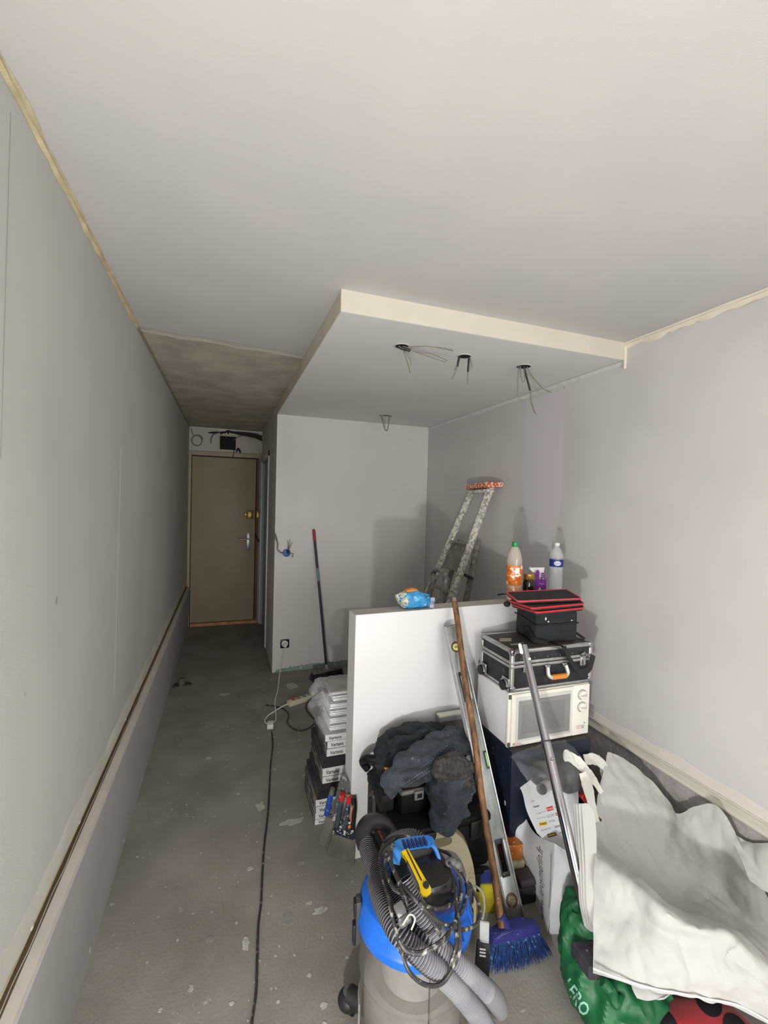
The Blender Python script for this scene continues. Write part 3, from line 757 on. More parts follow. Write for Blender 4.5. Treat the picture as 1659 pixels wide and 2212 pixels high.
bm = BM(); tube(bm, [AX(1000, 1240, 1.72), AX(1020, 1250, 1.86)], .012, 6); t.part('stay', bm, mat('stay_dark', (60, 54, 50), .6))
# ---- cartons of tiles or boards
kraftw = mat('carton_white', (214, 213, 214), .6, var=.04, vs=8)
cside = mat('carton_side', (132, 126, 122), .7, rgb2=(96, 92, 92), vs=26, stretch=(1, .25, 3.0), spots=((190, 188, 186), 30, .6, .66))
cdark = mat('carton_dark', (40, 37, 42), .6, var=.2, vs=10)
ink = mat('ink_black', (34, 34, 44), .6)
YF = 2.165
stackz = [.453, .419, .381, .342, .283, .240, .205, .166, .129, .095, .060, .027, 0.0]
lefts = [.488, .500, .497, .477, .479, .479, .470, .455, .447, .449, .447, .446]
kinds = ['w', 'w', 'w', 'd', 'w', 'w', 'd', 'd', 'w', 'w', 'w', 'w']
names = ['topmost white printed carton, directly under the silver parcel', 'second white carton from the top of the stack by the white board',
         'third white carton from the top, resting on a tall dark carton', 'tall dark carton between two groups of white printed cartons',
         'white carton directly under the tall dark carton', 'white carton resting on the thin dark cartons mid stack',
         'thin dark carton, upper of two together in mid stack', 'thin dark carton, lower of two together in mid stack',
         'white carton directly under the two thin dark cartons', 'third white carton up from the floor in the carton stack',
         'second white carton up from the floor in the carton stack', 'white carton standing on the floor at bottom of the stack']
for i in range(12):
    z1, z0 = stackz[i], stackz[i + 1]; x0 = lefts[i]; k = kinds[i]
    t = Thing('carton', names[i], 'carton', (x0 + .15, YF + .15, z0), 'cartons stacked beside the white board')
    dy = rnd.uniform(-.003, .003)
    bm = BM(); box(bm, x0, x0 + .31, YF + dy + .001, YF + .31 + dy, z0 + .001, z1 - .0005, .0015); t.part('carton_body', bm, cside if k == 'w' else mat('carton_side_dark', (70, 66, 68), .7, rgb2=(48, 45, 48), vs=26, stretch=(1, .25, 3)))
    bm = BM(); box(bm, x0 + .0015, x0 + .308, YF + dy - .0006, YF + dy + .002, z0 + .0015, z1 - .001); t.part('end_panel', bm, kraftw if k == 'w' else cdark, label='white end of the carton' if k == 'w' else None)
    if k == 'w':
        lettering('Vartens', xf((x0 + .018, YF + dy - .0008, z0 + (z1 - z0) * .25), (1, 0, 0), (0, 0, 1)), .066, ink, t, height=(z1 - z0) * .48, bold=.02)
    bm = BM()
    for s in range(2):
        yy_ = YF + .05 + .15 * s; box(bm, x0 - .0006, x0 + .001, yy_, yy_ + .10, z0 + (z1 - z0) * .3, z0 + (z1 - z0) * .7)
    t.part('side_print', bm, mat('print_dark', (48, 44, 50), .6))
bm = BM(); box(bm, .4872, .4885, YF + .12, YF + .20, .425, .447)
# silver parcel on top
t = Thing('foil_parcel', 'shiny parcel of stacked foil sheets in clear film on top of the cartons', 'parcel', (.66, 2.33, .455))
silver = mat('silver_foil', (226, 228, 230), .3, metal=.5, bump=.5, bs=140)
for k in range(22):
    z = .457 + k * .0093; j = .004 * math.sin(k * 2.3)
    bm = BM(); box(bm, .512 + j + .012 * (k > 16), .80, YF + .006 + j * .7, YF + .185, z, z + (.0072 if k % 3 else .0055), .001)
    t.part('foil_sheet', bm, silver if k % 4 else mat('foil_dark', (70, 70, 76), .35, metal=.4))
bm = BM(); box(bm, .505, .80, YF + .0, YF + .19, .659, .667, .002); t.part('top_sheet', bm, mat('parcel_top', (176, 174, 170), .35, rgb2=(150, 148, 144), vs=12), label='grey wrapped top face')
film = mat('clear_film', (238, 240, 244), .12, alpha=.26, spec=.8, bump=.9, bs=60)
bm = BM(); rings = []
for z, g_ in ((.455, .0), (.50, .012), (.55, .004), (.60, .014), (.64, .006), (.668, .0)):
    dd = .31 - .55 * max(0, z - .455)
    rings.append([V((.480 - g_ * 1.6, YF + dd, z)), V((.478 - g_ * 2.2, YF + dd * .5, z)), V((.490 - g_, YF - .004 - g_ * .3, z)), V((.65, YF - .008, z)), V((.81, YF - .006, z)), V((.815, YF + dd * .5, z)), V((.81, YF + dd, z)), V((.65, YF + dd + .01, z))])
rings.append([p + (V((.65, YF + .09, .674)) - p) * .25 for p in rings[-1]])
loft(bm, rings, 8, 8, caps=False); crumple(bm, .007, 22, 3); t.part('wrapping_film', bm, film, label='crumpled clear film')
for (x, y) in ((.615, 2.21), (.655, 2.30)):
    bm = BM(); box(bm, x, x + .035, y, y + .022, .6665, .6685); t.part('printed_mark', bm, mat('mark_grey', (104, 102, 102), .6))
# ---- big white board and the things on it
P0 = V((.556, 1.90, 0)); P1 = V((1.845, 1.968, 0)); dv = (P1 - P0).normalized()
MB = xf(P0, dv, V((-dv.y, dv.x, 0))); LB = (P1 - P0).length; HB = 1.121; TB = .098
t = Thing('white_board', 'large plain white board standing on edge across the room', 'board', (P0 + P1) / 2)
bm = BM(); box(bm, 0, LB, 0, TB, 0.001, HB, .0025, MB); t.part('core', bm, mat('laminate_white', (208, 208, 210), .38, rgb2=(205, 205, 207), vs=1))
bm = BM(); box(bm, .0015, LB - .001, .0015, TB - .0015, HB - .001, HB + .0008, 0, MB); t.part('top_edge', bm, mat('edge_grey', (196, 193, 186), .55, var=.05, vs=10), label='dusty grey top edge')
bm = BM(); box(bm, -.0008, .001, .0015, TB - .0015, .002, HB - .001, 0, MB); t.part('end_edge', bm, mat('edge_white', (206, 205, 206), .5), label='narrow left end of the board')
# crisp packet
pc = MB @ V((.31, .045, HB))
t = Thing('crisp_packet', 'crumpled blue crisp packet lying on the white board', 'packet', pc)
blue_f = mat('packet_blue', (70, 160, 206), .25, rgb2=(36, 116, 176), vs=30, spec=.8, spots=((196, 216, 226), 45, .62, .7))
bm = BM(); rings = []
for (x, h, w_, z) in ((-.088, .012, .012, .060), (-.075, .026, .03, .048), (-.045, .040, .042, .044), (0, .043, .044, .046), (.04, .036, .042, .040), (.075, .030, .034, .034)):
    rings.append([MB @ V((.31 + x, .045 + w_ * math.cos(a), HB + z + h * math.sin(a))) for a in [j * math.pi / 5 for j in range(10)]])
loft(bm, rings, 6, 4); crumple(bm, .006, 38, 2); t.part('packet_body', bm, blue_f)
bm = BM(); rings = []
for (x, h, w_, z) in ((-.094, .010, .010, .062), (-.072, .029, .032, .049), (-.052, .039, .042, .045)):
    rings.append([MB @ V((.31 + x, .045 + w_ * math.cos(a), HB + z + h * math.sin(a))) for a in [j * math.pi / 5 for j in range(10)]])
loft(bm, rings, 6, 4); crumple(bm, .008, 40, 5); t.part('open_end', bm, mat('foil_white', (214, 212, 200), .3, spec=.8, rgb2=(170, 160, 130), vs=30), label='torn silvery end')
bm = BM()
for k in range(2):
    rows = [[MB @ V((.385 + .004 * i, .018 + .05 * j / 6, HB + .012 + .018 * k + .014 * i / 3 + .003 * math.sin(j * 2))) for j in range(7)] for i in range(4)]
    grid(bm, rows)
rows = [[MB @ V((.375 + .022 * i / 3, .004 + .006 * math.sin(j), HB + .006 + .05 * j / 6)) for j in range(7)] for i in range(4)]; grid(bm, rows)
thicken(bm, .002); t.part('sealed_end', bm, mat('foil_silver', (170, 180, 196), .3, metal=.5), label='flat striped sealed end')
bm = BM(); rings = []
for (x, h, w_, z) in ((-.05, .006, .02, .086), (-.02, .01, .022, .090), (.015, .006, .02, .087)):
    rings.append([MB @ V((.31 + x, .05 + w_ * math.cos(a), HB + z + h * math.sin(a))) for a in [j * math.pi / 4 for j in range(8)]])
loft(bm, rings, 5, 3); crumple(bm, .004, 50, 1); t.part('printed_patch', bm, mat('packet_orange', (200, 128, 60), .3))
# bottles
def on_board(px, d=.045):
    # point of the board's top, at depth d into it
    lo_, hi_ = 0.0, LB
    best = None
    for i in range(400):
        u_ = LB * i / 399; w_ = MB @ V((u_, d, HB)); rel = w_ - EYEV
        x = 829.5 + FPX * rel.dot(RIGHT) / rel.dot(FWD)
        if best is None or abs(x - px) < best[0]: best = (abs(x - px), w_)
    return best[1]
pet = mat('clear_pet', (236, 240, 242), .06, alpha=.28, spec=1.0)
ob = on_board(1109, .05); s = .041
t = Thing('juice_bottle', 'orange drink bottle with green cap standing on white board', 'bottle', ob)
prof = [(.030, 0), (.040, .004), (.041, .03), (.039, .05), (.041, .08), (.041, .20), (.039, .225), (.030, .262), (.018, .285), (.0145, .292), (.0145, .300)]
TM = Matrix.Translation(ob)
bm = BM(); lathe(bm, prof, TM, 32, cap1=False); t.part('bottle_body', bm, mat('pet_pale', (226, 214, 200), .08, alpha=.4, spec=1.0))
bm = BM(); lathe(bm, [(.028, .003), (.038, .006), (.0385, .03), (.037, .05), (.0385, .08), (.0385, .115)], TM, 32); t.part('drink', bm, mat('juice_orange', (214, 120, 40), .15, rgb2=(190, 100, 34), vs=20), label='orange drink')
bm = BM(); lathe(bm, [(.0415, .088), (.0418, .09), (.0418, .19), (.0415, .192)], TM, 32, cap0=False, cap1=False)
t.part('bottle_label', bm, mat('label_orange', (226, 128, 48), .3, rgb2=(198, 92, 30), vs=28, spots=((244, 238, 226), 26, .56, .60), spot2=((120, 176, 196), 18, .64, .68)), label='orange and white paper label')
bm = BM(); a0 = math.radians(215)
for (z0, z1, da) in ((.15, .182, .55), (.135, .144, .5)):
    rows = [[TM @ V((.0424 * math.cos(a0 + da * (j / 6 - .2) + .55), .0424 * math.sin(a0 + da * (j / 6 - .2) + .55), z)) for j in range(7)] for z in (z0, z1)]; grid(bm, rows)
t.part('label_text_box', bm, mat('label_white', (240, 238, 232), .5))
bm = BM(); lathe(bm, [(.0165, .288), (.0172, .29), (.0172, .312), (.0155, .314)], TM, 24); t.part('cap', bm, mat('cap_green', (34, 140, 84), .35), label='green screw cap')
wb_ = on_board(1199, .05)
t = Thing('water_bottle', 'clear water bottle with white cap and blue label on board', 'bottle', wb_)
TM = Matrix.Translation(wb_)
prof = [(.028, 0), (.035, .004), (.0355, .02)]
for k in range(9): prof += [(.0335, .027 + k * .0155), (.0355, .035 + k * .0155)]
prof += [(.0365, .175), (.0365, .225), (.034, .245), (.024, .268), (.014, .280), (.013, .290), (.013, .296)]
bm = BM(); lathe(bm, prof, TM, 32, cap1=False); t.part('bottle_body', bm, pet)
bm = BM(); lathe(bm, [(.0368, .174), (.037, .176), (.037, .214), (.0368, .216)], TM, 32, cap0=False, cap1=False); t.part('bottle_label', bm, mat('label_blue', (34, 52, 124), .4), label='dark blue label with white badge')
bm = BM(); n = 14; rows = []
for i in range(5):
    z = .183 + .024 * i / 4; wd_ = .55 * math.sin(math.pi * (i + .6) / 5.2)
    rows.append([TM @ V((.0377 * math.cos(math.radians(240) + wd_ * (j / 5 - 1)), .0377 * math.sin(math.radians(240) + wd_ * (j / 5 - 1)), z)) for j in range(11)])
grid(bm, rows); t.part('label_badge', bm, mat('badge_white', (206, 212, 224), .5))
lettering('CRISTALLINE', xf(TM @ V((.0385 * math.cos(math.radians(240)), .0385 * math.sin(math.radians(240)), .192)) - V((.5, -.29, 0)) * .026, (math.sin(math.radians(60)), -math.cos(math.radians(60)), 0), (0, 0, 1)), .034, mat('ink_blue', (30, 44, 110), .5), t, height=.005)
bm = BM(); lathe(bm, [(.0145, .290), (.015, .291), (.015, .304), (.0135, .306)], TM, 22); t.part('cap', bm, white, label='white screw cap')
nb = on_board(1141, .04)
TM = Matrix.Translation(nb)
t = Thing('coffee_jar', 'dark coffee jar with gold lid standing on the white board', 'jar', nb)
bm = BM(); lathe(bm, [(.024, 0), (.028, .004), (.029, .05), (.028, .095), (.024, .108), (.022, .112)], TM, 24, sq=3.2); t.part('jar_body', bm, mat('coffee_dark', (34, 22, 24), .12, coat=.5))
bm = BM(); lathe(bm, [(.0272, .112), (.028, .114), (.028, .140), (.026, .142)], TM, 28); t.part('lid', bm, mat('gold_lid', (196, 160, 84), .3, metal=.85), label='gold screw lid')
Ml = xf(nb + V((-.012, -.0292, .042)), (1, 0.0, 0), (0, 0, 1)); Ml2 = xf(nb + V((-.022, -.0293, .045)), (1, 0, 0), (0, 0, 1))
lettering('NESCAFÉ', Ml2, .044, mat('ink_white', (226, 222, 216), .5), t, height=.009, bold=.01)
pb = on_board(1160, .05)
t = Thing('drink_pouch', 'white and purple spouted drink pouch standing on white board', 'pouch', pb)
M = xf(pb, (1, -.12, 0), (0, 0, 1)); n = 6
def pouch_rows(pts_l, pts_r, zs, th):
    rings = []
    for l, r, z, tt in zip(pts_l, pts_r, zs, th):
        c_ = (l + r) / 2; h_ = (r - l) / 2
        rings.append([M @ V((c_ + h_ * math.cos(a), z, tt * math.sin(a))) for a in [j * math.pi / 6 for j in range(12)]])
    return rings
bm = BM(); loft(bm, pouch_rows([-.034, -.036, -.034, -.030, -.036], [.038, .038, .038, .036, .041], [0, .05, .10, .135, .172], [.026, .022, .016, .008, .002]), 5, 3)
t.part('pouch_body', bm, mat('pouch_white', (214, 208, 212), .35))
bm = BM()
pr = [(-.034, .0), (-.020, .0), (-.012, .055), (.002, .075), (.012, .05), (.016, 0), (.037, 0), (.037, .112), (.014, .112), (.010, .128), (.004, .115), (-.005, .108), (-.008, .128), (-.006, .150), (-.014, .163), (-.024, .160), (-.030, .145), (-.028, .12)]
prism(bm, pr, .001, M @ Matrix.Translation((0, 0, .0262))); t.part('purple_print', bm, mat('print_purple', (104, 30, 124), .4), label='purple printed shapes')
bm = BM()
for k in range(3): box(bm, .012, .034 - .004 * k, .118 + .010 * k, .125 + .010 * k, .0185, .0195, 0, M)
t.part('purple_print', bm, mat('print_purple', (104, 30, 124), .4))
lettering('Vitaux', M @ Matrix.Translation((-.008, .083, .0275)), .030, mat('ink_lilac', (196, 140, 206), .5), t, height=.012)
bm = BM(); cyl(bm, M @ V((-.030, .152, .004)), M @ V((-.052, .172, .006)), .008, .0075, 14); cyl(bm, M @ V((-.020, .142, .004)), M @ V((-.031, .153, .004)), .005, .005, 10); t.part('spout_cap', bm, white, label='white spout cap')
# ================================================================== THE PILE IN FRONT OF THE BOARD
def boxc(bm, c, rx, ry, z0, z1, bev=.003):   # box from a plan parallelogram: corner c, edge vectors rx, ry
    M = Matrix.Identity(4)
    for i in range(3): M[i][0] = rx[i]; M[i][1] = ry[i]; M[i][3] = c[i]
    M[2][2] = 1; M[2][3] = 0
    vs = [bm.verts.new(V((x, y, z))) for z in (z0, z1) for x, y in ((0, 0), (1, 0), (1, 1), (0, 1))]
    for v in vs: v.co = M @ v.co
    fs = [bm.faces.new([vs[i] for i in q]) for q in ((3, 2, 1, 0), (4, 5, 6, 7), (0, 1, 5, 4), (1, 2, 6, 5), (2, 3, 7, 6), (3, 0, 4, 7))]
    if bev: bmesh.ops.bevel(bm, geom=list({e for f in fs for e in f.edges}), offset=bev, segments=3, affect='EDGES', profile=.5)
# ---- microwave
ym = 1.62
TL, BR = AY(1100, 1499, ym), AY(1269, 1585, ym)
mx0, mx1, mz1, mz0 = TL.x, BR.x, TL.z, BR.z
t = Thing('microwave_oven', 'white microwave oven with two dials standing on the dark blue box', 'microwave', ((mx0 + mx1) / 2, ym + .12, mz0))
mw = mat('mw_white', (226, 225, 216), .35, rgb2=(218, 217, 208), vs=3)
bm = BM(); box(bm, mx0 + .004, mx1 - .004, ym + .018, ym + .262, mz0 + .004, mz1 - .002, .004); t.part('housing', bm, mat('mw_housing', (214, 213, 216), .45))
bm = BM(); box(bm, mx0, mx1, ym + .003, ym + .019, mz0 + .002, mz1, .004); t.part('front_frame', bm, mw)
dw = (mx1 - mx0) * .775
bm = BM(); box(bm, mx0 + .012, mx0 + dw, ym - .008, ym + .006, mz0 + .008, mz1 - .004, .005, seg=3); door = t.part('door', bm, mw)
gx0, gx1, gz0, gz1 = mx0 + .045, mx0 + dw - .018, mz0 + .038, mz1 - .034
bm = BM(); box(bm, gx0 - .014, gx1 + .008, ym - .0095, ym - .004, gz0 - .012, gz1 + .016, .002); t.part('window_surround', bm, mat('mw_grey1', (196, 196, 192), .3), parent=door)
bm = BM(); box(bm, gx0, gx1, ym - .0105, ym - .005, gz0, gz1, .001); t.part('window', bm, mat('mw_mesh', (136, 137, 136), .3, rgb2=(130, 131, 130), vs=260), parent=door, label='grey meshed window')
bm = BM(); box(bm, gx0 + .018, gx1 - .03, ym - .0112, ym - .0055, gz0 + .022, gz1 - .02, .001); t.part('window_mesh', bm, mat('mw_mesh2', (128, 129, 128), .3, rgb2=(118, 119, 119), vs=300), parent=door)
bm = BM(); box(bm, mx0 + dw + .003, mx1 - .001, ym - .006, ym + .006, mz0 + .006, mz1 - .002, .005, seg=3); pan = t.part('control_panel', bm, mw)
kx = (mx0 + dw + mx1) / 2 + .002
dialm = mat('dial_white', (222, 221, 212), .35); mark = mat('mark_grey2', (110, 110, 112), .6)
for kz, ang in ((mz1 - .048, 0.0), (mz1 - .105, -.15)):
    Mk = xf((kx, ym - .006, kz), (math.cos(ang), 0, math.sin(ang)), (-math.sin(ang), 0, math.cos(ang)))
    bm = BM(); lathe(bm, [(.0215, 0), (.0205, .012), (.018, .0135)], Mk, 28); dl = t.part('dial', bm, dialm, parent=pan)
    bm = BM(); tube(bm, [Mk @ V((.0235 * math.cos(a), .0235 * math.sin(a), .001)) for a in [j * math.pi / 14 for j in range(28)]], .0009, 5, closed=True)
    box(bm, -.018, .018, -.0032, -.002, .013, .0145, 0, Mk); box(bm, -.018, .018, .002, .0032, .013, .0145, 0, Mk); t.part('dial_marking', bm, mark, parent=pan)['kind'] = 'stuff'
lettering('MICRO', xf((kx - .026, ym - .0066, mz0 + .046), (1, 0, 0), (0, 0, 1)), .026, mat('ink_red', (176, 54, 50), .5), t, height=.0065, parent=pan)
lettering('CHEF', xf((kx - .026, ym - .0066, mz0 + .036), (1, 0, 0), (0, 0, 1)), .022, mat('ink_red', (176, 54, 50), .5), t, height=.0065, parent=pan)
bm = BM(); box(bm, kx + .002, kx + .02, ym - .0068, ym - .005, mz0 + .035, mz0 + .052); t.part('sticker', bm, mat('sticker_grey', (176, 172, 168), .5), parent=pan)
bm = BM(); box(bm, kx + .018, kx + .023, ym - .0068, ym - .005, mz0 + .058, mz0 + .062); t.part('indicator', bm, mat('ind_dark', (60, 58, 60), .5), parent=pan)
lettering('Moulinex', xf((mx0 + .022, ym - .0084, mz0 + .018), (1, 0, 0), (0, 0, 1)), .042, mat('ink_red', (176, 54, 50), .5), t, height=.008, parent=door, bold=.01)
bm = BM(); box(bm, mx0 + .0165, mx0 + .075, ym - .0088, ym - .0078, mz0 + .0135, mz0 + .0148); t.part('logo_underline', bm, mat('ink_dark2', (96, 70, 70), .5), parent=door)
for zz in (mz1 - .016, mz0 + .016):
    bm = BM(); box(bm, mx0 + .001, mx0 + .011, ym - .004, ym + .008, zz - .009, zz + .009, .001); t.part('hinge', bm, mat('hinge_dark', (88, 86, 84), .5))
# ---- dark blue box underneath
c0 = AZ(1106, 1627, mz0 - .003); bx0, by0 = c0.x, c0.y
bx1 = AY(1276, 1605, by0).x
t = Thing('cardboard_box', 'dark blue cardboard box with thin white swirl under the microwave', 'box', ((bx0 + bx1) / 2, by0 + .15, 0))
bm = BM(); box(bm, bx0, bx1, by0, 1.885, 0, mz0 - .001, .003); bd = t.part('box_body', bm, mat('box_navy', (24, 30, 48), .45, rgb2=(17, 21, 34), vs=6, spots=((86, 94, 110), 50, .68, .74)))
bm = BM(); box(bm, bx0 + .001, bx1 - .001, by0 + .001, 1.884, mz0 - .0012, mz0 - .0004, 0); t.part('box_lid', bm, mat('box_top', (62, 58, 52), .6, rgb2=(48, 46, 46), vs=8), label='dusty brownish top')
pw = mat('ink_pale', (84, 88, 100), .5)
MS = xf((bx0 - .0006, by0 + .155, mz0 - .085), (0, -1, 0), (0, 0, 1))
lettering('S', MS, .026, pw, t, height=.034)
lettering('SMART', xf((bx0 - .0006, by0 + .2, mz0 - .105), (0, -1, 0), (0, 0, 1)), .09, mat('ink_pale2', (44, 48, 60), .5), t, height=.009)
lettering('i', xf((bx0 - .0006, by0 + .055, mz0 - .105), (0, -1, 0), (0, 0, 1)), .004, pw, t, height=.016)
bm = BM(); R = [[V((bx0 - .001, by0 + .03 + .012 * (j > 0), mz0 - .235 - .02 * i)) for j in range(2)] for i in range(2)]; grid(bm, R); t.part('white_chip', bm, white)
# ---- flight case on the microwave
yc = 1.625; cz0 = mz1 + .003
f0 = AY(1106, 1403, yc); f1 = AY(1281, 1389, yc); cz1 = (f0.z + f1.z) / 2; cx0, cx1 = f0.x, f1.x; cy1 = 1.878
t = Thing('flight_case', 'black flight case with silver edges lying on the microwave oven', 'case', ((cx0 + cx1) / 2, (yc + cy1) / 2, cz0))
cb = mat('case_black', (40, 41, 45), .5, rgb2=(30, 31, 34), vs=14, spots=((84, 84, 86), 28, .64, .74), bump=.15, bs=200)
bm = BM(); box(bm, cx0 + .004, cx1 - .004, yc + .004, cy1 - .004, cz0 + .002, cz1 - .002, .006); t.part('case_body', bm, cb)
bm = BM(); box(bm, cx0 + .02, cx1 - .02, yc + .02, cy1 - .02, cz1 - .003, cz1 - .0005, .001); t.part('case_top', bm, mat('case_top', (66, 60, 56), .6, rgb2=(54, 50, 48), vs=16))
al = mat('case_alu', (192, 194, 194), .32, metal=.8, rgb2=(170, 172, 172), vs=20)
w_ = .018
for (a, b) in (((0, 0), (1, 0)), ((0, 0), (0, 1)), ((1, 0), (1, 1)), ((0, 1), (1, 1))):
    xa, ya = (cx0 + (cx1 - cx0) * a[0], yc + (cy1 - yc) * a[1]); xb, yb = (cx0 + (cx1 - cx0) * b[0], yc + (cy1 - yc) * b[1])
    for zz in (0, 1):
        bm = BM(); z0 = cz1 - w_ if zz else cz0; z1 = cz1 if zz else cz0 + w_ * .7
        if ya == yb: box(bm, xa, xb, ya - .001 if ya == yc else ya - w_, ya + w_ if ya == yc else ya + .001, z0, z1, .005)
        else: box(bm, xa - .001 if xa == cx0 else xa - w_, xa + w_ if xa == cx0 else xa + .001, ya, yb, z0, z1, .005)
        t.part('edge_rail', bm, al)
for x, y in ((cx0, yc), (cx1, yc), (cx0, cy1), (cx1, cy1)):
    bm = BM(); cyl(bm, (x + (.009 if x == cx0 else -.009), y + (.009 if y == yc else -.009), cz0 + .004), (x + (.009 if x == cx0 else -.009), y + (.009 if y == yc else -.009), cz1 - .004), .0115, seg=14); t.part('corner_post', bm, al)
    for zz in (cz0 + .012, cz1 - .012):
        bm = BM(); box(bm, x - .004 + (0 if x == cx0 else -.02), x + .004 + (.02 if x == cx0 else 0), y - .004 + (0 if y == yc else -.02), y + .004 + (.02 if y == yc else 0), zz - .014, zz + .014, .007, seg=3)
        t.part('corner_cap', bm, chrome, label='chrome corner piece')
zs = cz0 + (cz1 - cz0) * .64
for dz in (-.0085, .0085):
    bm = BM(); box(bm, cx0 - .0015, cx1 + .0015, yc - .0025, yc + .006, zs + dz - .0065, zs + dz + .0065, .002); box(bm, cx0 - .0025, cx0 + .006, yc, cy1, zs + dz - .0065, zs + dz + .0065, .002); t.part('closing_rail', bm, al)
for lx in (cx0 + .075, cx1 - .062):
    bm = BM(); box(bm, lx - .016, lx + .016, yc - .008, yc - .002, zs - .035, zs + .008, .002); lb = t.part('latch', bm, al)
    bm = BM(); box(bm, lx - .008, lx + .008, yc - .016, yc - .007, zs - .030, zs + .012, .003); tube(bm, [(lx - .012, yc - .006, zs + .004), (lx - .010, yc - .010, zs + .022), (lx + .010, yc - .010, zs + .022), (lx + .012, yc - .006, zs + .004)], .003, 8, n=4); t.part('latch_bow', bm, chrome, parent=lb)
hx = (cx0 + cx1) / 2 + .01
for s in (-1, 1):
    bm = BM(); box(bm, hx + s * .048 - .014, hx + s * .048 + .014, yc - .012, yc - .002, zs - .028, zs - .012, .004); t.part('handle_mount', bm, chrome)
bm = BM(); tube(bm, [(hx - .05, yc - .012, zs - .022), (hx - .054, yc - .022, zs - .05), (hx - .044, yc - .026, zs - .062), (hx - .03, yc - .027, zs - .064)], .0085, 10, n=4)
tube(bm, [(hx + .05, yc - .012, zs - .022), (hx + .054, yc - .022, zs - .05), (hx + .044, yc - .026, zs - .062), (hx + .03, yc - .027, zs - .064)], .0085, 10, n=4); t.part('handle_bow', bm, mat('bow_white', (214, 214, 210), .25, metal=.5))['kind'] = 'stuff'
bm = BM(); cyl(bm, (hx - .038, yc - .027, zs - .063), (hx + .038, yc - .027, zs - .063), .0115, seg=16); t.part('handle_grip', bm, mat('grip_orange', (206, 130, 50), .45), label='orange handle grip')
for yy_ in (yc + .035, cy1 - .035):
    bm = BM(); box(bm, cx0 - .006, cx0 + .002, yy_ - .026, yy_ + .026, cz0 + .008, cz0 + .055, .003); wm = t.part('wheel_mount', bm, al)
    bm = BM(); cyl(bm, (cx0 - .022, yy_, cz0 + .022), (cx0 - .004, yy_, cz0 + .022), .022, seg=22); t.part('wheel', bm, black, parent=wm)
    bm = BM(); tube(bm, [(cx0 - .013, yy_ + .026 * math.cos(a), cz0 + .022 + .026 * math.sin(a)) for a in [math.pi * (j / 8) for j in range(9)]], .004, 6); t.part('wheel_arch', bm, chrome, parent=wm)
for k in range(6):
    bm = BM(); blob(bm, (cx0 + .05 + k * (cx1 - cx0 - .1) / 5, yc - .001, zs + .024), (.003, .002, .003), 8, 6); t.part('rivet', bm, chrome)
lettering('NOT', xf((cx0 + .045, yc + .06, cz1 + .0002), (1, -.05, 0), (.3, 1, 0)), .07, mat('ink_white', (226, 222, 216), .5), t, height=.022, bold=.02)
bm = BM(); prism(bm, [(cx0 + .02, yc + .125), (cx0 + .075, yc + .11), (cx0 + .105, yc + .15), (cx0 + .05, yc + .165)], .001, Matrix.Translation((0, 0, cz1))); t.part('paper_label', bm, mat('paper_beige', (176, 166, 150), .7), label='beige paper label')
# ---- black cooler bag on the case
F0, F1, Bk = AZ(1156, 1390, cz1), AZ(1247, 1386, cz1), AZ(1112, 1366, cz1)
bh = AY(1156, 1322, F0.y).z - cz1
t = Thing('cooler_bag', 'black fabric box-shaped bag standing on the flight case', 'bag', ((F0.x + F1.x) / 2, F0.y + .06, cz1))
ex = (F1 - F0); ey = (Bk - F0)
fab = mat('black_fabric', (34, 36, 40), .85, rgb2=(26, 28, 31), vs=30, bump=.4, bs=260)
bm = BM(); boxc(bm, F0, ex, ey, cz1 + .001, cz1 + bh, .014); bmesh.ops.subdivide_edges(bm, edges=bm.edges, cuts=2, use_grid_fill=True); crumple(bm, .003, 14, 4); t.part('bag_body', bm, fab)
bm = BM(); zz = cz1 + bh * .62; e1, e2 = ex.normalized(), ey.normalized(); of = -e2 * .003 - e1 * .003
tube(bm, [F1 - e2 * .003 + V((0, 0, zz)) - V((0, 0, F1.z)), V((F0.x, F0.y, zz - .006)) + of, V((Bk.x, Bk.y, zz + .01)) - e1 * .003], .0035, 8, n=1); t.part('zip', bm, mat('zip_black', (18, 18, 20), .5))
bm = BM()
def ribbon(bm, pts, w, up=(0, 0, 1), th=.002, n=6):
    pts = curve(pts, n); k = len(pts); a, b = [], []
    for i, p in enumerate(pts):
        tg = (pts[min(i + 1, k - 1)] - pts[max(i - 1, 0)]).normalized(); sd = tg.cross(V(up))
        sd = sd.normalized() if sd.length > .05 else V((1, 0, 0))
        ww = w(i / (k - 1)) if callable(w) else w
        a.append(p - sd * ww / 2); b.append(p + sd * ww / 2)
    grid(bm, [a, b]); thicken(bm, th)
Rr = [AY(1195, 1391, F0.y - .01) + V((0, 0, .004)), AZ(1218, 1398, cz1 + .006), AY(1228, 1420, yc - .012), AY(1243, 1443, yc - .02), AY(1256, 1453, yc - .03), AY(1272, 1444, yc - .022), AY(1281, 1415, yc - .01)]
ribbon(bm, Rr, .026, up=(.2, -1, .6), th=.003); t.part('strap', bm, mat('strap_black', (34, 35, 38), .8), label='black carrying strap')
bm = BM(); ribbon(bm, [F1 + ey * .3 + V((.002, 0, .05)), F1 + ey * .3 + V((.03, 0, .03)), F1 + ey * .2 + V((.055, -.02, .004))], .03, up=(0, 0, 1), th=.003); t.part('strap', bm, mat('strap_black', (34, 35, 38), .8))
bm = BM(); ribbon(bm, [F0 + ey * .35 + V((-.006, 0, .06)) , F0 + ey * .3 + V((-.012, -.01, .045)), F0 + ey * .1 + V((-.006, -.02, .015)), F0 + ex * .2 + V((0, -.02, .003))], .03, up=(-1, -.3, 0), th=.003); t.part('strap_flap', bm, mat('strap_deep', (20, 20, 22), .8))
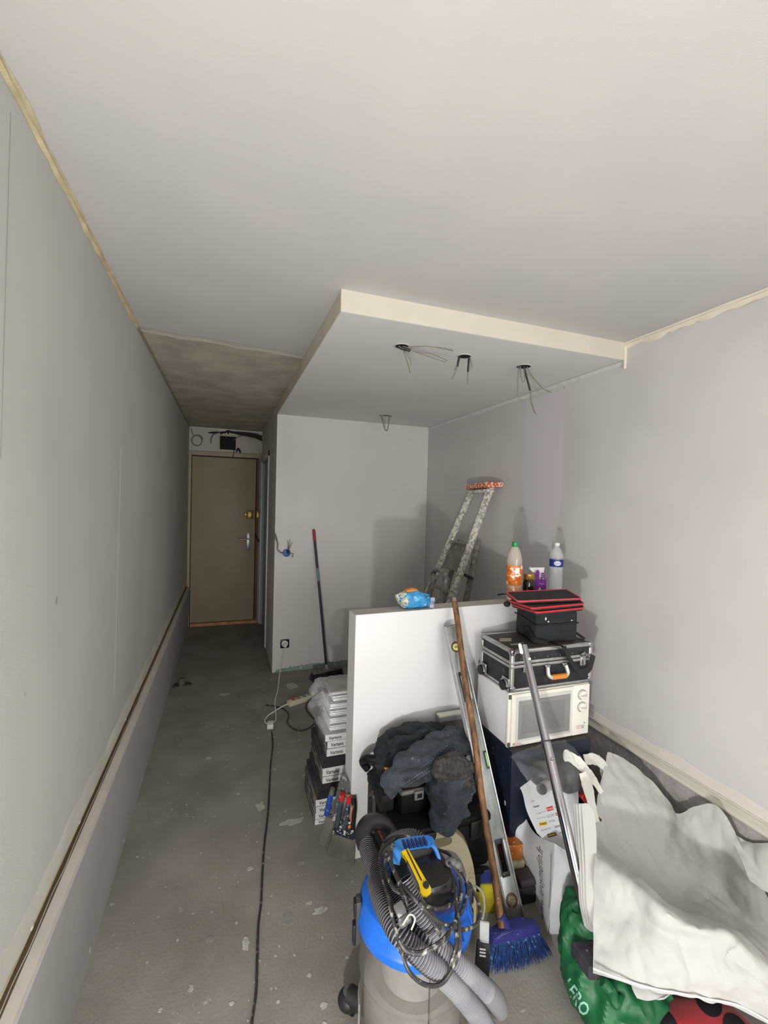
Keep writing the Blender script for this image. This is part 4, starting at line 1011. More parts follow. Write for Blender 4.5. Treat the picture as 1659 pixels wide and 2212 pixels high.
for q in ((1177, 1336, .004, .008), (1182, 1342, .004, .004), (1227, 1337, .006, .002)):
    p_ = AY(q[0], q[1], F0.y - .002); bm = BM(); blob(bm, (p_.x, p_.y + (p_.x - F0.x) * (ex.y / ex.x), p_.z), (q[2], .002, q[3]), 8, 6); t.part('paint_spot', bm, white)
# ---- red-piped tool roll on the bag
zt = cz1 + bh + .002
t = Thing('tool_roll', 'folded black tool roll with red piping on top of the cooler bag', 'tool roll', ((F0.x + F1.x) / 2, F0.y + .08, zt))
red = mat('piping_red', (196, 74, 80), .55); blk2 = mat('roll_black', (48, 46, 50), .75, rgb2=(40, 38, 42), vs=40, bump=.3, bs=300)
lay = [(zt + .004, ((1104, 1306), (1160, 1324), (1262, 1314), (1225, 1283))), (zt + .022, ((1100, 1298), (1150, 1315), (1262, 1305), (1224, 1279))), (zt + .040, ((1093, 1280), (1119, 1300), (1256, 1294), (1222, 1274)))]
for k, (z, cs) in enumerate(lay):
    cc = [AZ(x, y, z + .010) for x, y in cs]
    ring = []
    for i in range(4):
        p0, p1, p2 = cc[i - 1], cc[i], cc[(i + 1) % 4]
        for s_ in (.14, .05): ring.append(p1 + (p0 - p1) * s_)
        for s_ in (.05, .14): ring.append(p1 + (p2 - p1) * s_)
    for i, p in enumerate(ring): p.z = z + .004 * math.sin(i * 1.3 + k)
    bm = BM(); prism(bm, [(p.x, p.y) for p in ring], .012, Matrix.Translation((0, 0, z)), .003); t.part('roll_layer', bm, blk2)
    bm = BM(); tube(bm, [V((p.x, p.y, z + .011)) for p in ring], .0045, 8, n=4, closed=True); t.part('red_piping', bm, red if k == 2 else mat('piping_red2', (190, 48, 54), .5), label='red piping')
pa, pb_ = AZ(1096, 1283, lay[2][0]), AZ(1076, 1285, lay[2][0])
bm = BM(); ribbon(bm, [pa, (pa + pb_) / 2 + V((0, 0, .004)), pb_], .02, th=.003, n=4); t.part('tab', bm, mat('strap_black', (34, 35, 38), .8))
pa = AZ(1100, 1301, lay[0][0] + .01)
bm = BM(); blob(bm, pa + V((-.012, 0, -.008)), (.018, .014, .014), 14, 10); t.part('toggle', bm, mat('strap_black', (34, 35, 38), .8))
# ---- chrome pole
pt, pb2 = AY(1131, 1394, 1.60), AY(1241, 1868, 1.20)
dv = (pb2 - pt).normalized(); pend = pb2 + dv * .12
t = Thing('chrome_pole', 'long chrome telescopic tube leaning against the flight case', 'pole', pend)
jn = pt + (pb2 - pt) * .49
bm = BM(); cyl(bm, pt, jn + dv * .02, .0165, seg=24, caps=False); t.part('upper_tube', bm, chrome)
bm = BM(); cyl(bm, jn, pend, .0185, seg=24, caps=False); t.part('lower_tube', bm, chrome)
bm = BM(); tube(bm, [jn - dv * .003, jn + dv * .004], .0195, 22); t.part('collar', bm, mat('collar_dark', (60, 60, 62), .4))
jj = jn + dv * .055; bm = BM(); blob(bm, jj + V((-.004, -.019, .003)), (.007, .005, .007), 12, 8); t.part('button', bm, chrome)
bm = BM(); blob(bm, pt + dv * .055 + V((.002, -.0165, .002)), (.0075, .004, .0075), 12, 8); t.part('rivet', bm, white)
bm = BM(); prism(bm, rrect(.014, .045, .006), .006, xfu(pt + V((-.019, -.006, -.012)), -dv, (1, -.6, 0)), .002); t.part('end_clip', bm, mat('clip_white', (228, 226, 216), .4), label='white plastic end clip')
# ---- spirit level
LB0 = AZ(1118, 2012, 0) + V((0, 0, .002)); LT = AY(974, 1352, 1.868)
ax = (LT - LB0); Ln = ax.length; w2 = .034; th = .040
ML = xfu(LB0, ax, (1, -.16, 0))
nz = -1 if (ML @ V((0, 0, 1)) - ML @ V((0, 0, 0))).y > 0 else 1
t = Thing('spirit_level', 'long aluminium spirit level leaning on the white board', 'spirit level', LB0)
wm = lambda y: .034 * (1 - .25 * y / Ln)
bm = BM()
def lvl(x0, x1, y0, y1, z0, z1, bev, m_, name, label=None, parent=None):
    bm = BM(); box(bm, x0, x1, y0, y1, z0 * nz if nz > 0 else -z1, z1 if nz > 0 else -z0, bev, ML); return t.part(name, bm, m_, label, parent)
web = mat('level_web', (164, 168, 166), .42, metal=.45, rgb2=(132, 136, 134), vs=30, stretch=(1, 1, .15))
slots = ((.155, .255), (.715, .815))    # as fractions of length
segs = [(0.003, slots[0][0]), (slots[0][1], slots[1][0]), (slots[1][1], .997)]
for a, b in segs: lvl(-.029, .029, a * Ln, b * Ln, -.008, .009, .001, web, 'web')
for a, b in slots:
    for s in (-1, 1): lvl(min(s * .029, s * .017), max(s * .029, s * .017), a * Ln, b * Ln, -.008, .009, .001, web, 'web')
    bm = BM()
    for s in (-1, 1): box(bm, s * .0135 - .004, s * .0135 + .004, a * Ln, b * Ln, -.0105, .0105, .002, ML)
    box(bm, -.0175, .0175, a * Ln - .006, a * Ln + .012, -.0105, .0105, .002, ML); box(bm, -.0175, .0175, b * Ln - .012, b * Ln + .006, -.0105, .0105, .002, ML)
    t.part('grip_insert', bm, mat('insert_black', (34, 30, 32), .5, spots=((150, 120, 104), 60, .62, .7)), label='black rubber grip opening')['kind'] = 'stuff'
for s in (-1, 1): lvl(min(s * .029, s * .034), max(s * .029, s * .034), 0, Ln, -th / 2, th / 2, .001, alu, 'flange')
for k in range(3):
    lvl(-.0356, -.0338, 0.002, Ln - .002, -.018 + k * .014, -.010 + k * .014, .0006, alu, 'flange_rib')
for yv, m_in in ((.085 * 1.0, 'vial_dusty'), (.915, 'vial_green')):
    Mv = ML @ Matrix.Translation((0, yv * Ln, .0085 * nz)) @ Matrix.Scale(nz, 4, V((0, 0, 1)))
    bm = BM(); lathe(bm, [(.024, -.001), (.024, .003), (.018, .0045), (.0165, .001)], Mv, 8 * 3, cap0=False, cap1=False); rim = t.part('vial_frame', bm, mat('vial_rim', (84, 48, 42), .5, spots=((160, 120, 100), 60, .6, .68)))
    bm = BM(); lathe(bm, [(.017, .001), (.014, .003), (.008, .0035)], Mv, 20); t.part('vial', bm, mat('vial_dusty', (120, 112, 88), .4) if yv < .5 else mat('vial_lime', (206, 216, 130), .25), parent=rim)
    bm = BM(); box(bm, -.009, .009, -.003, .003, .003, .007, .002, Mv); t.part('bubble', bm, mat('vial_in', (112, 130, 70), .3), parent=rim)
bm = BM(); box(bm, .016, .036, .475 * Ln, .535 * Ln, -.011, .011, .002, ML); vb = t.part('centre_vial_frame', bm, mat('insert_black', (34, 30, 32), .5))
bm = BM(); box(bm, .022, .0368, .480 * Ln, .530 * Ln, -.0118, .0118, .004, ML); t.part('centre_vial', bm, mat('vial_lime2', (130, 196, 84), .2), parent=vb)
lvl(-.033, .033, Ln, Ln + .004, -.012, .012, .001, mat('endcap_grey', (120, 116, 112), .4, metal=.5), 'end_cap')
# ---- blue broom with wooden handle
hb0, hb1 = AZ(1062, 2028, .085), AZ(1155, 2006, .085)
hc = (hb0 + hb1) / 2; hd = (hb1 - hb0).normalized(); hw = (hb1 - hb0).length
t = Thing('blue_broom', 'broom with blue bristles and worn wooden handle leaning on the board', 'broom', V((hc.x, hc.y, 0)))
bl = mat('broom_blue', (50, 50, 124), .45, rgb2=(44, 44, 108), vs=20, spots=((150, 160, 200), 70, .66, .72))
hn = V((-hd.y, hd.x, 0))
Mh = xf(hc, hd, (0, 0, 1))     # x along head, y up, z toward -normal
bm = BM(); prism(bm, [(-hw / 2 - .012, -.005), (hw / 2 + .012, -.005), (hw / 2 + .008, .022), (hw / 2 - .04, .032), (-.01, .036), (-hw / 2 + .03, .034), (-hw / 2 - .004, .018)], .044, Mh @ Matrix.Translation((0, 0, -.022)), .008); t.part('brush_head', bm, bl)
bm = BM()
for i in range(92):
    for j in range(7):
        x = -hw / 2 - .008 + (hw + .016) * i / 91; y = -.018 + .036 * j / 6
        u = x / (hw / 2)
        p = Mh @ V((x, 0, y)); q = Mh @ V((x * 1.38 + rnd.uniform(-.007, .007), -.078 + .014 * abs(u) ** 2, y * 1.9 + .016 + rnd.uniform(-.007, .007)))
        q.z = max(q.z, .002)
        md = (p + q) / 2 + V((rnd.uniform(-.003, .003), rnd.uniform(-.003, .003), 0)); tube(bm, [p, md, q], [.0016, .0015, .0008], 4, caps=False)
ob_ = t.part('bristles', bm, mat('bristle_blue', (24, 56, 112), .6, rgb2=(16, 36, 82), vs=70, spots=((96, 140, 176), 90, .60, .68))); ob_['kind'] = 'stuff'
wt = AY(981, 1300, 1.872); wb0 = AY(1083, 2003, hc.y + .002)
dv = (wt - wb0).normalized()
bm = BM(); cyl(bm, hc + (wb0 - hc) * .35 , wb0 + dv * .035, .020, .0165, 16); t.part('socket', bm, bl)
wdm = mat('broom_wood', (136, 98, 64), .6, rgb2=(76, 50, 32), vs=44, stretch=(1, 1, .10), spots=((196, 186, 168), 70, .66, .72))
bm = BM(); n = 30; pp = [wb0 + (wt - wb0) * (i / n) + V((.003 * math.sin(i * .5), 0, 0)) for i in range(n + 1)]; tube(bm, pp, .0135, 14); t.part('handle', bm, wdm)
bm = BM(); cyl(bm, pp[-1] - dv * .002, pp[-1] + dv * .02, .011, .010, 12); t.part('handle_end', bm, mat('handle_end_grey', (126, 116, 96), .6))
# ---- toolboxes
tb = mat('toolbox_black', (19, 19, 20), .6, spec=.3, rgb2=(15, 15, 16), vs=9, spots=((120, 116, 110), 55, .70, .76))
X0, X1 = .625, 1.02; Y0, Y1 = 1.50, 1.885
def toolbox(z0, z1, label, x0=X0, y0=Y0, name='toolbox'):
    t = Thing(name, label, 'toolbox', ((x0 + X1) / 2, (y0 + Y1) / 2, z0))
    bm = BM(); box(bm, x0, X1, y0, Y1, z0 + .001, z1 - .035, .010); t.part('tub', bm, tb)
    bm = BM(); box(bm, x0 - .004, X1 + .004, y0 - .004, Y1 + .002, z1 - .036, z1 - .001, .010); t.part('lid', bm, tb)
    for k in range(2):
        bm = BM(); xx = x0 + .10 + k * .2; box(bm, xx, xx + .05, y0 - .016, y0 - .002, z1 - .085, z1 - .015, .004); t.part('latch', bm, mat('latch_black', (34, 34, 35), .4))
    return t
t = toolbox(0, .185, 'black toolbox standing on the floor at the bottom of the toolbox stack')
t2 = toolbox(.186, .40, 'black toolbox with grey side clips stacked on top of another')
g2 = mat('clip_grey', (72, 72, 72), .5, spots=((140, 138, 132), 40, .56, .64))
for yy_, zz in ((1.60, .30), (1.78, .30)):
    bm = BM(); prism(bm, [(-.035, -.07), (.02, -.085), (.035, -.02), (.03, .06), (-.01, .085), (-.035, .05)], .012, xf((X0 - .002, yy_, zz), (0, -1, 0), (0, 0, 1)), .004); cl = t2.part('side_clip', bm, g2)
    bm = BM(); box(bm, X0 - .024, X0 - .012, yy_ - .008, yy_ + .008, zz - .05, zz + .06, .004); t2.part('clip_bar', bm, mat('latch_black', (34, 34, 35), .4), parent=cl)
bm = BM(); box(bm, X0 - .010, X0 - .002, 1.615, 1.765, .268, .296, .003); pl2 = t2.part('name_plate', bm, mat('plate_black', (30, 28, 30), .5))
lettering('FACOM', xf((X0 - .0105, 1.76, .271), (0, -1, 0), (0, 0, 1)), .14, mat('ink_faded_red', (186, 84, 80), .5), t2, height=.022, bold=.03, parent=pl2)
bm = BM(); tube(bm, [(X0 - .004, 1.87, .43), (X0 - .03, 1.87, .47), (X0 - .02, 1.80, .52), (X0 + .03, 1.78, .50), (X0 + .03, 1.80, .41)], .017, 10, n=5); t2.part('carry_handle', bm, tb)
bm = BM(); box(bm, X0 - .03, X0 + .03, 1.62, 1.70, .40, .47, .012); t2.part('lid_catch', bm, dblack)
# organiser with clear lid
o0, o1 = AZ(866, 1713, .50), AZ(916, 1702, .50); ob3 = AZ(843, 1676, .50)
oe = (o1 - o0).normalized(); og = V((-oe.y, oe.x, 0)); ow, od = .20, .16
t = Thing('organiser_case', 'black small-parts case with clear lid on the toolboxes in front of jacket', 'organiser', o0 + oe * .1 + og * .08 - V((0, 0, .098)))
MO = xf(V((o0.x, o0.y, 0)), oe, og)
bm = BM(); box(bm, .006, ow, .006, od, .402, .484, .008, MO); t.part('case_body', bm, tb)
lidm = mat('lid_frosted', (138, 138, 140), .35, alpha=.85)
for a in ((0, ow, 0, .014), (0, ow, od - .014, od), (0, .014, 0, od), (ow - .014, ow, 0, od)):
    bm = BM(); box(bm, a[0], a[1], a[2], a[3], .484, .500, .005, MO); t.part('lid_rim', bm, lidm)
bm = BM(); box(bm, .012, ow - .012, .012, od - .012, .486, .491, .001, MO); t.part('lid_window', bm, mat('lid_dusty', (104, 99, 88), .4, rgb2=(84, 80, 72), vs=20), label='dusty see-through lid')
bm = BM(); box(bm, .055, .095, -.012, .002, .462, .498, .005, MO); cp = t.part('lid_clip', bm, lidm)
bm = BM(); box(bm, .065, .086, -.0135, -.010, .472, .490, .002, MO); t.part('clip_opening', bm, black, parent=cp)
yq = AZ(838, 1664, .52); bm = BM(); box(bm, -.012, .012, -.028, .028, .49, .535, .006, xf((yq.x, yq.y, 0), (1, .5, 0), (-.5, 1, 0))); t.part('yellow_clip', bm, mat('clip_yellow', (216, 158, 40), .4), label='yellow side clip')
# ---- garments
den = mat('denim_black', (56, 61, 70), .9, rgb2=(40, 45, 53), vs=16, bump=.5, bs=280, spots=((112, 116, 122), 60, .64, .74), sheen=.1)
coat = mat('coat_black', (36, 39, 44), .8, rgb2=(28, 31, 36), vs=12, bump=.3, bs=220, spots=((86, 88, 92), 40, .68, .78))
def lump(name, label, cat, rings, mt, amp=.012, f=11, seed=1, nu=9, nv=5, extra=(6, 14, 22), seams=(), seam_bm=None):
    sb = BM() if seams else None
    bm = BM(); loft(bm, rings, nu * 2, nv * 2); folds(bm, amp, extra, seed); folds(bm, amp * .28, [k * 1.9 for k in extra], seed + 5); crumple(bm, amp * .15, f * 4, seed + 9)
    t = Thing(name, label, cat, min((p for r in rings for p in r), key=lambda p: p.z)); 
    tree = BVHTree.FromBMesh(bm); t.part('cloth', bm, mt)
    for path in seams:
        pts = curve([AY(*p) for p in path], 14)
        for k in range(0, len(pts) - 2, 2):
            b2 = BM(); tube(b2, pts[k:k + 2], .0011, 4); d_ = (pts[k] - EYEV).normalized()
            if seam_bm is not None:
                pass
            lay_on(b2, tree, d_, .0018); me_ = bpy.data.meshes.new('tmp'); b2.to_mesh(me_); b2.free(); sb.from_mesh(me_); bpy.data.meshes.remove(me_)
    if seams: t.part('stitching', sb, mat('stitch_grey', (112, 116, 120), .8))['kind'] = 'stuff'
    return t
def ringp(c, a, b, h, k=10, tilt=0.0):
    """ellipse ring around centre c, in the plane of vectors a and b"""
    return [V(c) + V(a) * math.cos(q) + V(b) * math.sin(q) for q in [2 * math.pi * j / k for j in range(k)]]
cA = [((.615, 1.74, .485), .04, .04), ((.66, 1.73, .515), .10, .085), ((.74, 1.74, .535), .12, .095), ((.84, 1.76, .53), .115, .10), ((.93, 1.77, .515), .10, .09), ((1.0, 1.78, .49), .07, .07), ((1.04, 1.78, .47), .02, .02)]
lump('work_jacket', 'crumpled black work jacket heaped at the back on the toolboxes', 'jacket', [ringp(c, (0, a, 0), (0, 0, b), 0) for c, a, b in cA], coat, .022, 9, 3)
# trousers: thick folded band running diagonally
band = [(AY(835, 1705, 1.53), .028), (AY(868, 1672, 1.54), .052), (AY(905, 1650, 1.57), .062), (AY(945, 1622, 1.62), .064), (AY(985, 1600, 1.68), .056), (AY(1010, 1590, 1.74), .04)]
rings = []
for i, (c, r) in enumerate(band):
    dd = (band[min(i + 1, 5)][0] - band[max(i - 1, 0)][0]).normalized(); s1 = dd.cross(V((0, -.6, 1))).normalized(); s2 = s1.cross(dd).normalized()
    rings.append(ringp(c, s1 * r, s2 * r * .42, 0))
tj = lump('jeans', 'dark grey jeans folded diagonally over the black work jacket', 'trousers', rings, den, .012, 14, 8, nu=10,
          seams=([(868, 1698, 1.4), (900, 1676, 1.4), (940, 1650, 1.4), (985, 1612, 1.4)], [(872, 1702, 1.4), (904, 1681, 1.4), (944, 1655, 1.4), (989, 1618, 1.4)], [(905, 1660, 1.4), (935, 1640, 1.4), (970, 1605, 1.4)]))
_lw = [((.93, 1.60, .575), .03, .03), ((.915, 1.57, .55), .075, .06), ((.90, 1.545, .50), .095, .065), ((.885, 1.512, .45), .088, .045), ((.875, 1.489, .415), .075, .026), ((.868, 1.482, .385), .045, .016), ((.866, 1.481, .372), .01, .008)]
lw = [((x - .045, y, z + .015), a * .9, b) for (x, y, z), a, b in _lw]
tj2 = lump('denim_jacket', 'dark grey denim jacket hanging over the front of the toolboxes', 'jacket', [ringp(c, (a, 0, 0), (0, b, 0), 0) for c, a, b in lw], den, .016, 12, 15, nu=9)
sh = [(AY(1016, 1700, 1.50), .012), (AY(1006, 1682, 1.51), .043), (AY(985, 1662, 1.52), .052), (AY(958, 1664, 1.515), .042), (AY(938, 1680, 1.50), .018)]
rings = []
for i, (c, r) in enumerate(sh):
    dd = (sh[min(i + 1, 4)][0] - sh[max(i - 1, 0)][0]).normalized(); s1 = dd.cross(V((0, -1, .4))).normalized(); s2 = s1.cross(dd).normalized()
    rings.append(ringp(c, s1 * r, s2 * r * .5, 0))
lump('checked_shirt', 'dark checked shirt bundled beside the wooden broom handle', 'shirt', rings, mat('check_cloth', (62, 61, 60), .9, rgb2=(34, 34, 35), vs=70, stretch=(1, 1, .2), bump=.4, bs=200), .010, 18, 22, nu=9)
# white framed box behind the clothes
q0, q1 = AY(945, 1542, 1.885), AY(1003, 1532, 1.885)
t = Thing('grey_bin', 'grey box with white rim between the jacket and the white board', 'box', (q0.x + .09, 1.86, .40))
bm = BM(); box(bm, q0.x + .008, q0.x + .19, 1.868, 1.892, .405, q0.z - .022, .003); t.part('box_body', bm, mat('bin_grey', (96, 92, 90), .6))
bm = BM(); box(bm, q0.x, q0.x + .20, 1.862, 1.897, q0.z - .012, q0.z, .003); t.part('rim', bm, mat('rim_white', (216, 214, 200), .4), label='white rim')
bm = BM(); box(bm, q0.x + .004, q0.x + .195, 1.865, 1.894, q0.z - .034, q0.z - .013, .002); t.part('band', bm, mat('band_grey', (150, 148, 152), .5))
# ---- steamer
S0 = V((.845, 1.355, .004))
MS_ = xfu(S0, V((-.03, .115, .37)), V((.93, -.36, 0)))
t = Thing('steam_stripper', 'beige wallpaper steamer with round grey panel behind the vacuum cleaner', 'steamer', S0)
fs = 1 if (MS_ @ V((0, 0, 1)) - MS_ @ V((0, 0, 0))).y < 0 else -1
bg = mat('steamer_beige', (166, 158, 132), .45, rgb2=(152, 144, 118), vs=10, spots=((198, 194, 176), 60, .68, .74))
def splate(pix, z0, z1, bev=.001, smooth_=True):
    pts = [V(PL(x, y, MS_) + (0,)) for x, y in pix]
    if smooth_: pts = curve(pts, 4, closed=True)
    bm = BM(); prism(bm, [(p.x, p.y) for p in pts], (z1 - z0) * fs, MS_ @ Matrix.Translation((0, 0, z0 * fs)), bev); return bm
t.part('tank', splate([(906, 1850), (911, 1822), (925, 1803), (950, 1794), (980, 1797), (1001, 1815), (1016, 1845), (1025, 1885), (1029, 1935), (1028, 1985), (1018, 2012), (975, 2018), (935, 2012), (912, 1930)], -.07, 0, .014), bg)
pnl = t.part('front_panel', splate([(932, 1860), (945, 1842), (965, 1836), (985, 1844), (1000, 1866), (1009, 1900), (1011, 1940), (1000, 1972), (970, 1980), (945, 1965), (932, 1910)], -.001, .0015, 0), mat('panel_mauve', (108, 100, 104), .5, rgb2=(96, 90, 92), vs=14, spots=((160, 158, 156), 70, .66, .72)), label='dusty grey front panel')
t.part('handle_recess', splate([(922, 1828), (926, 1819), (945, 1812), (968, 1808), (976, 1812), (974, 1822), (955, 1829), (932, 1834)], -.001, .0012, 0), mat('recess', (104, 98, 74), .6), label='grip recess')
bm = BM(); q = PT(914, 1812, MS_); blob(bm, q, (.012, .01, .012), 12, 8); t.part('filler_cap', bm, bg)
for x, y in ((955, 1850), (965, 1847), (976, 1849), (984, 1856), (990, 1866), (996, 1878), (999, 1892)):
    q = PT(x, y, MS_ @ Matrix.Translation((0, 0, .0018 * fs))); m_ = (MS_ @ V((1, 0, 0)) - MS_ @ V((0, 0, 0))); u_ = (MS_ @ V((0, 1, 0)) - MS_ @ V((0, 0, 0)))
    bm = BM(); tube(bm, [q + m_ * .0035 * math.cos(b) + u_ * .0035 * math.sin(b) for b in [k * math.pi / 4 for k in range(8)]], .0008, 5, closed=True); t.part('raised_mark', bm, mat('mark_pale', (146, 140, 140), .5), parent=pnl)
for k in range(8):
    y = 1885 + k * 10; t.part('vent_rib', splate([(1013, y), (1024, y + 1), (1024, y + 5), (1013, y + 4)], -.002, .003, .0008, False), bg)
# ---- yellow and blue packet
y0 = AZ(1042, 1975, 0)
t = Thing('yellow_packet', 'yellow and blue cardboard packet standing behind the steamer', 'packet', y0 + V((.03, .03, 0)))
bm = BM(); boxc(bm, V((y0.x - .045, y0.y + .015, 0)), V((.11, -.03, 0)), V((.02, .07, 0)), .001, .115, .002); t.part('lower_box', bm, mat('pack_yellow', (176, 164, 40), .5, rgb2=(150, 140, 36), vs=20))
bm = BM(); boxc(bm, V((y0.x - .045, y0.y + .022, 0)), V((.11, -.03, 0)), V((.02, .07, 0)), .116, .17, .002); t.part('blue_band', bm, mat('pack_blue', (40, 52, 110), .5))
bm = BM(); boxc(bm, V((y0.x - .04, y0.y + .03, 0)), V((.10, -.027, 0)), V((.02, .07, 0)), .171, .20, .002); t.part('grey_block', bm, mat('pack_grey', (92, 96, 98), .6))
bm = BM(); boxc(bm, V((y0.x - .035, y0.y + .04, 0)), V((.085, -.02, 0)), V((.02, .06, 0)), .201, .235, .002); t.part('yellow_lid', bm, mat('pack_yellow2', (170, 160, 40), .5))
# ---- orange box, blister and black charger
k0 = AZ(1140, 1962, 0)
t = Thing('battery_charger', 'black charger under orange packs beside white shopping bag', 'charger', k0 + V((.0, .06, 0)))
bm = BM(); boxc(bm, V((k0.x - .05, k0.y + .015, 0)), V((.115, -.01, 0)), V((.02, .13, 0)), .001, .075, .012); t.part('charger_body', bm, dblack)
bm = BM(); boxc(bm, V((k0.x - .03, k0.y + .01, 0)), V((.09, -.008, 0)), V((.015, .07, 0)), .0755, .105, .010); t.part('battery_block', bm, mat('battery_grey', (62, 58, 66), .45, spots=((120, 116, 120), 50, .62, .7)))
t = Thing('orange_pack', 'orange printed box of blades resting on the black charger', 'pack', V((k0.x - .01, k0.y + .1, .076)))
bm = BM(); boxc(bm, V((k0.x - .045, k0.y + .085, 0)), V((.085, -.008, 0)), V((.012, .06, 0)), .076, .125, .003); t.part('lower_box', bm, mat('pale_box', (196, 192, 160), .5, rgb2=(150, 146, 110), vs=30))
bm = BM(); boxc(bm, V((k0.x - .05, k0.y + .095, 0)), V((.085, -.008, 0)), V((.015, .15, 0)), .1255, .19, .003); t.part('orange_box', bm, mat('orange_box', (186, 112, 52), .5, rgb2=(170, 92, 36), vs=34, spots=((230, 196, 160), 60, .62, .68), spot2=((50, 40, 60), 26, .64, .67)))
bm = BM(); boxc(bm, V((k0.x - .03, k0.y + .19, 0)), V((.05, -.004, 0)), V((.01, .04, 0)), .1903, .1915, 0); t.part('label_panel', bm, mat('panel_brown', (70, 56, 50), .5))
# ================================================================== TROWELS AGAINST THE BOARD
tb0 = AZ(703, 1845, 0); tb1 = AZ(765, 1867, 0); rdir = (tb1 - tb0)
MT = xfu(tb0, V((.0, .03, 1)), rdir)
if (MT @ V((0, 0, 1)) - MT @ V((0, 0, 0))).y > 0: zsg = -1
else: zsg = 1
def plate(bm, pix, th, off=0.0, bev=.0008, M=MT, z=zsg):
    pts = [PL(x, y, M) for x, y in pix]
    prism(bm, pts, th * z, M @ Matrix.Translation((0, 0, off * z)), bev)
stl = mat('blade_steel', (118, 116, 110), .45, metal=.3, rgb2=(100, 98, 92), vs=12)
hnd = mat('handle_slate', (66, 74, 84), .55, rgb2=(50, 56, 66), vs=30, spots=((176, 178, 174), 60, .60, .66))
def handle_on(t, pts, r, m_, off=.018, name='handle', label=None):
    bm = BM(); q = [PT(x, y, MT @ Matrix.Translation((0, 0, off * zsg))) for x, y in pts]; tube(bm, q, r, 12, n=4); return t.part(name, bm, m_, label)
t = Thing('joint_knife', 'wide plaster joint knife with speckled dark handle plate by the board', 'trowel', (tb0 + tb1) / 2)
bm = BM(); plate(bm, [(703, 1845), (765, 1867), (769, 1802), (722, 1795)], .002); t.part('blade', bm, stl, label='dull grey steel blade')
bm = BM(); plate(bm, [(721, 1797), (768, 1812), (768, 1772), (728, 1770)], .012, .001); t.part('handle_plate', bm, mat('speckle_navy', (30, 38, 50), .5, spots=((206, 212, 204), 75, .56, .60)))
for k, (x0_, x1_) in enumerate((((738, 1722), (728, 1785)), ((753, 1728), (744, 1790)))):
    handle_on(t, [x0_, ((x0_[0] + x1_[0]) / 2, (x0_[1] + x1_[1]) / 2), x1_], [.011, .013, .012], hnd)
    handle_on(t, [(x0_[0] + 2, x0_[1] - 8), (x0_[0], x0_[1] + 6)], .0135, mat('grip_red', (176, 40, 48), .45, spots=((206, 190, 130), 60, .56, .62)), name='handle_tip', label='red handle tip')
t = Thing('filling_knife', 'narrow filling knife with blue handle leaning on the cartons', 'trowel', PT(695, 1820, MT))
handle_on(t, [(716, 1712), (711, 1735), (705, 1760)], [.012, .0135, .012], mat('grip_blue', (34, 68, 148), .45, spots=((176, 190, 210), 70, .60, .66)), label='blue handle', off=.012)
handle_on(t, [(719, 1703), (716, 1714)], [.011, .013], mat('grip_green_grey', (110, 116, 96), .6, var=.3, vs=50), name='handle_cap', off=.012)
bm = BM(); plate(bm, [(691, 1818), (703, 1826), (722, 1778), (720, 1765), (706, 1763), (698, 1785)], .0015, .010); t.part('blade', bm, stl)
t = Thing('notched_trowel', 'grey notched trowel standing behind the red-tipped handles', 'trowel', PT(735, 1760, MT))
ed = [(737, 1672), (742, 1680), (758, 1700), (757, 1712), (735, 1735), (722, 1762), (714, 1758)]
for k in range(8): ed += [(716 + k * 2.4 - 1.6, 1752 - k * 9.5), (716 + k * 2.4 + 1.2, 1748 - k * 9.5)]
ed = ed[:-1]
bm = BM(); plate(bm, ed, .0025, -.012); t.part('blade', bm, mat('trowel_grey', (96, 98, 98), .5, metal=.3, spots=((160, 162, 160), 50, .56, .62)))
t = Thing('orange_spatula', 'black and orange handled spatula at the right of the trowels', 'trowel', PT(757, 1800, MT))
handle_on(t, [(763, 1722), (765, 1750), (761, 1790)], [.012, .011, .010], black, off=.014)
handle_on(t, [(763, 1740), (759, 1756), (758, 1775)], .003, mat('trim_orange', (206, 112, 70), .5), name='orange_trim', off=.027, label='orange inlay')
bm = BM(); q = PT(755, 1786, MT @ Matrix.Translation((0, 0, .024 * zsg))); blob(bm, q, (.008, .004, .008), 14, 10); t.part('hang_hole', bm, mat('trim_orange2', (216, 112, 50), .5))
# ================================================================== VACUUM CLEANER
VC = V((.538, 1.158, 0)); TV = Matrix.Translation(VC)
t = Thing('vacuum_cleaner', 'drum vacuum cleaner with clear tank, blue collar and coiled grey hose', 'vacuum cleaner', VC)
tank = mat('tank_smoky', (120, 118, 116), .1, alpha=.5, spec=.9, rgb2=(112, 106, 100), vs=6, coat=.4)
prof = [(.140, .055), (.150, .06), (.152, .16), (.1545, .165), (.1545, .175), (.152, .18), (.153, .29), (.157, .295), (.158, .31), (.154, .318), (.156, .44)]
bm = BM(); lathe(bm, prof, TV, 64, cap1=False); t.part('tank', bm, tank, label='smoky see-through tank')
bm = BM(); lathe(bm, [(.135, .062), (.140, .07), (.141, .25), (.12, .27), (.03, .262)], TV, 40); t.part('dust_load', bm, mat('dust_load', (176, 174, 170), .9, rgb2=(140, 137, 132), vs=9), label='pale dust inside the tank')
bm = BM(); lathe(bm, [(.09, .27), (.095, .29), (.095, .40), (.08, .44)], TV, 36); t.part('filter', bm, mat('filter_pale', (196, 198, 198), .8, var=.1, vs=20))
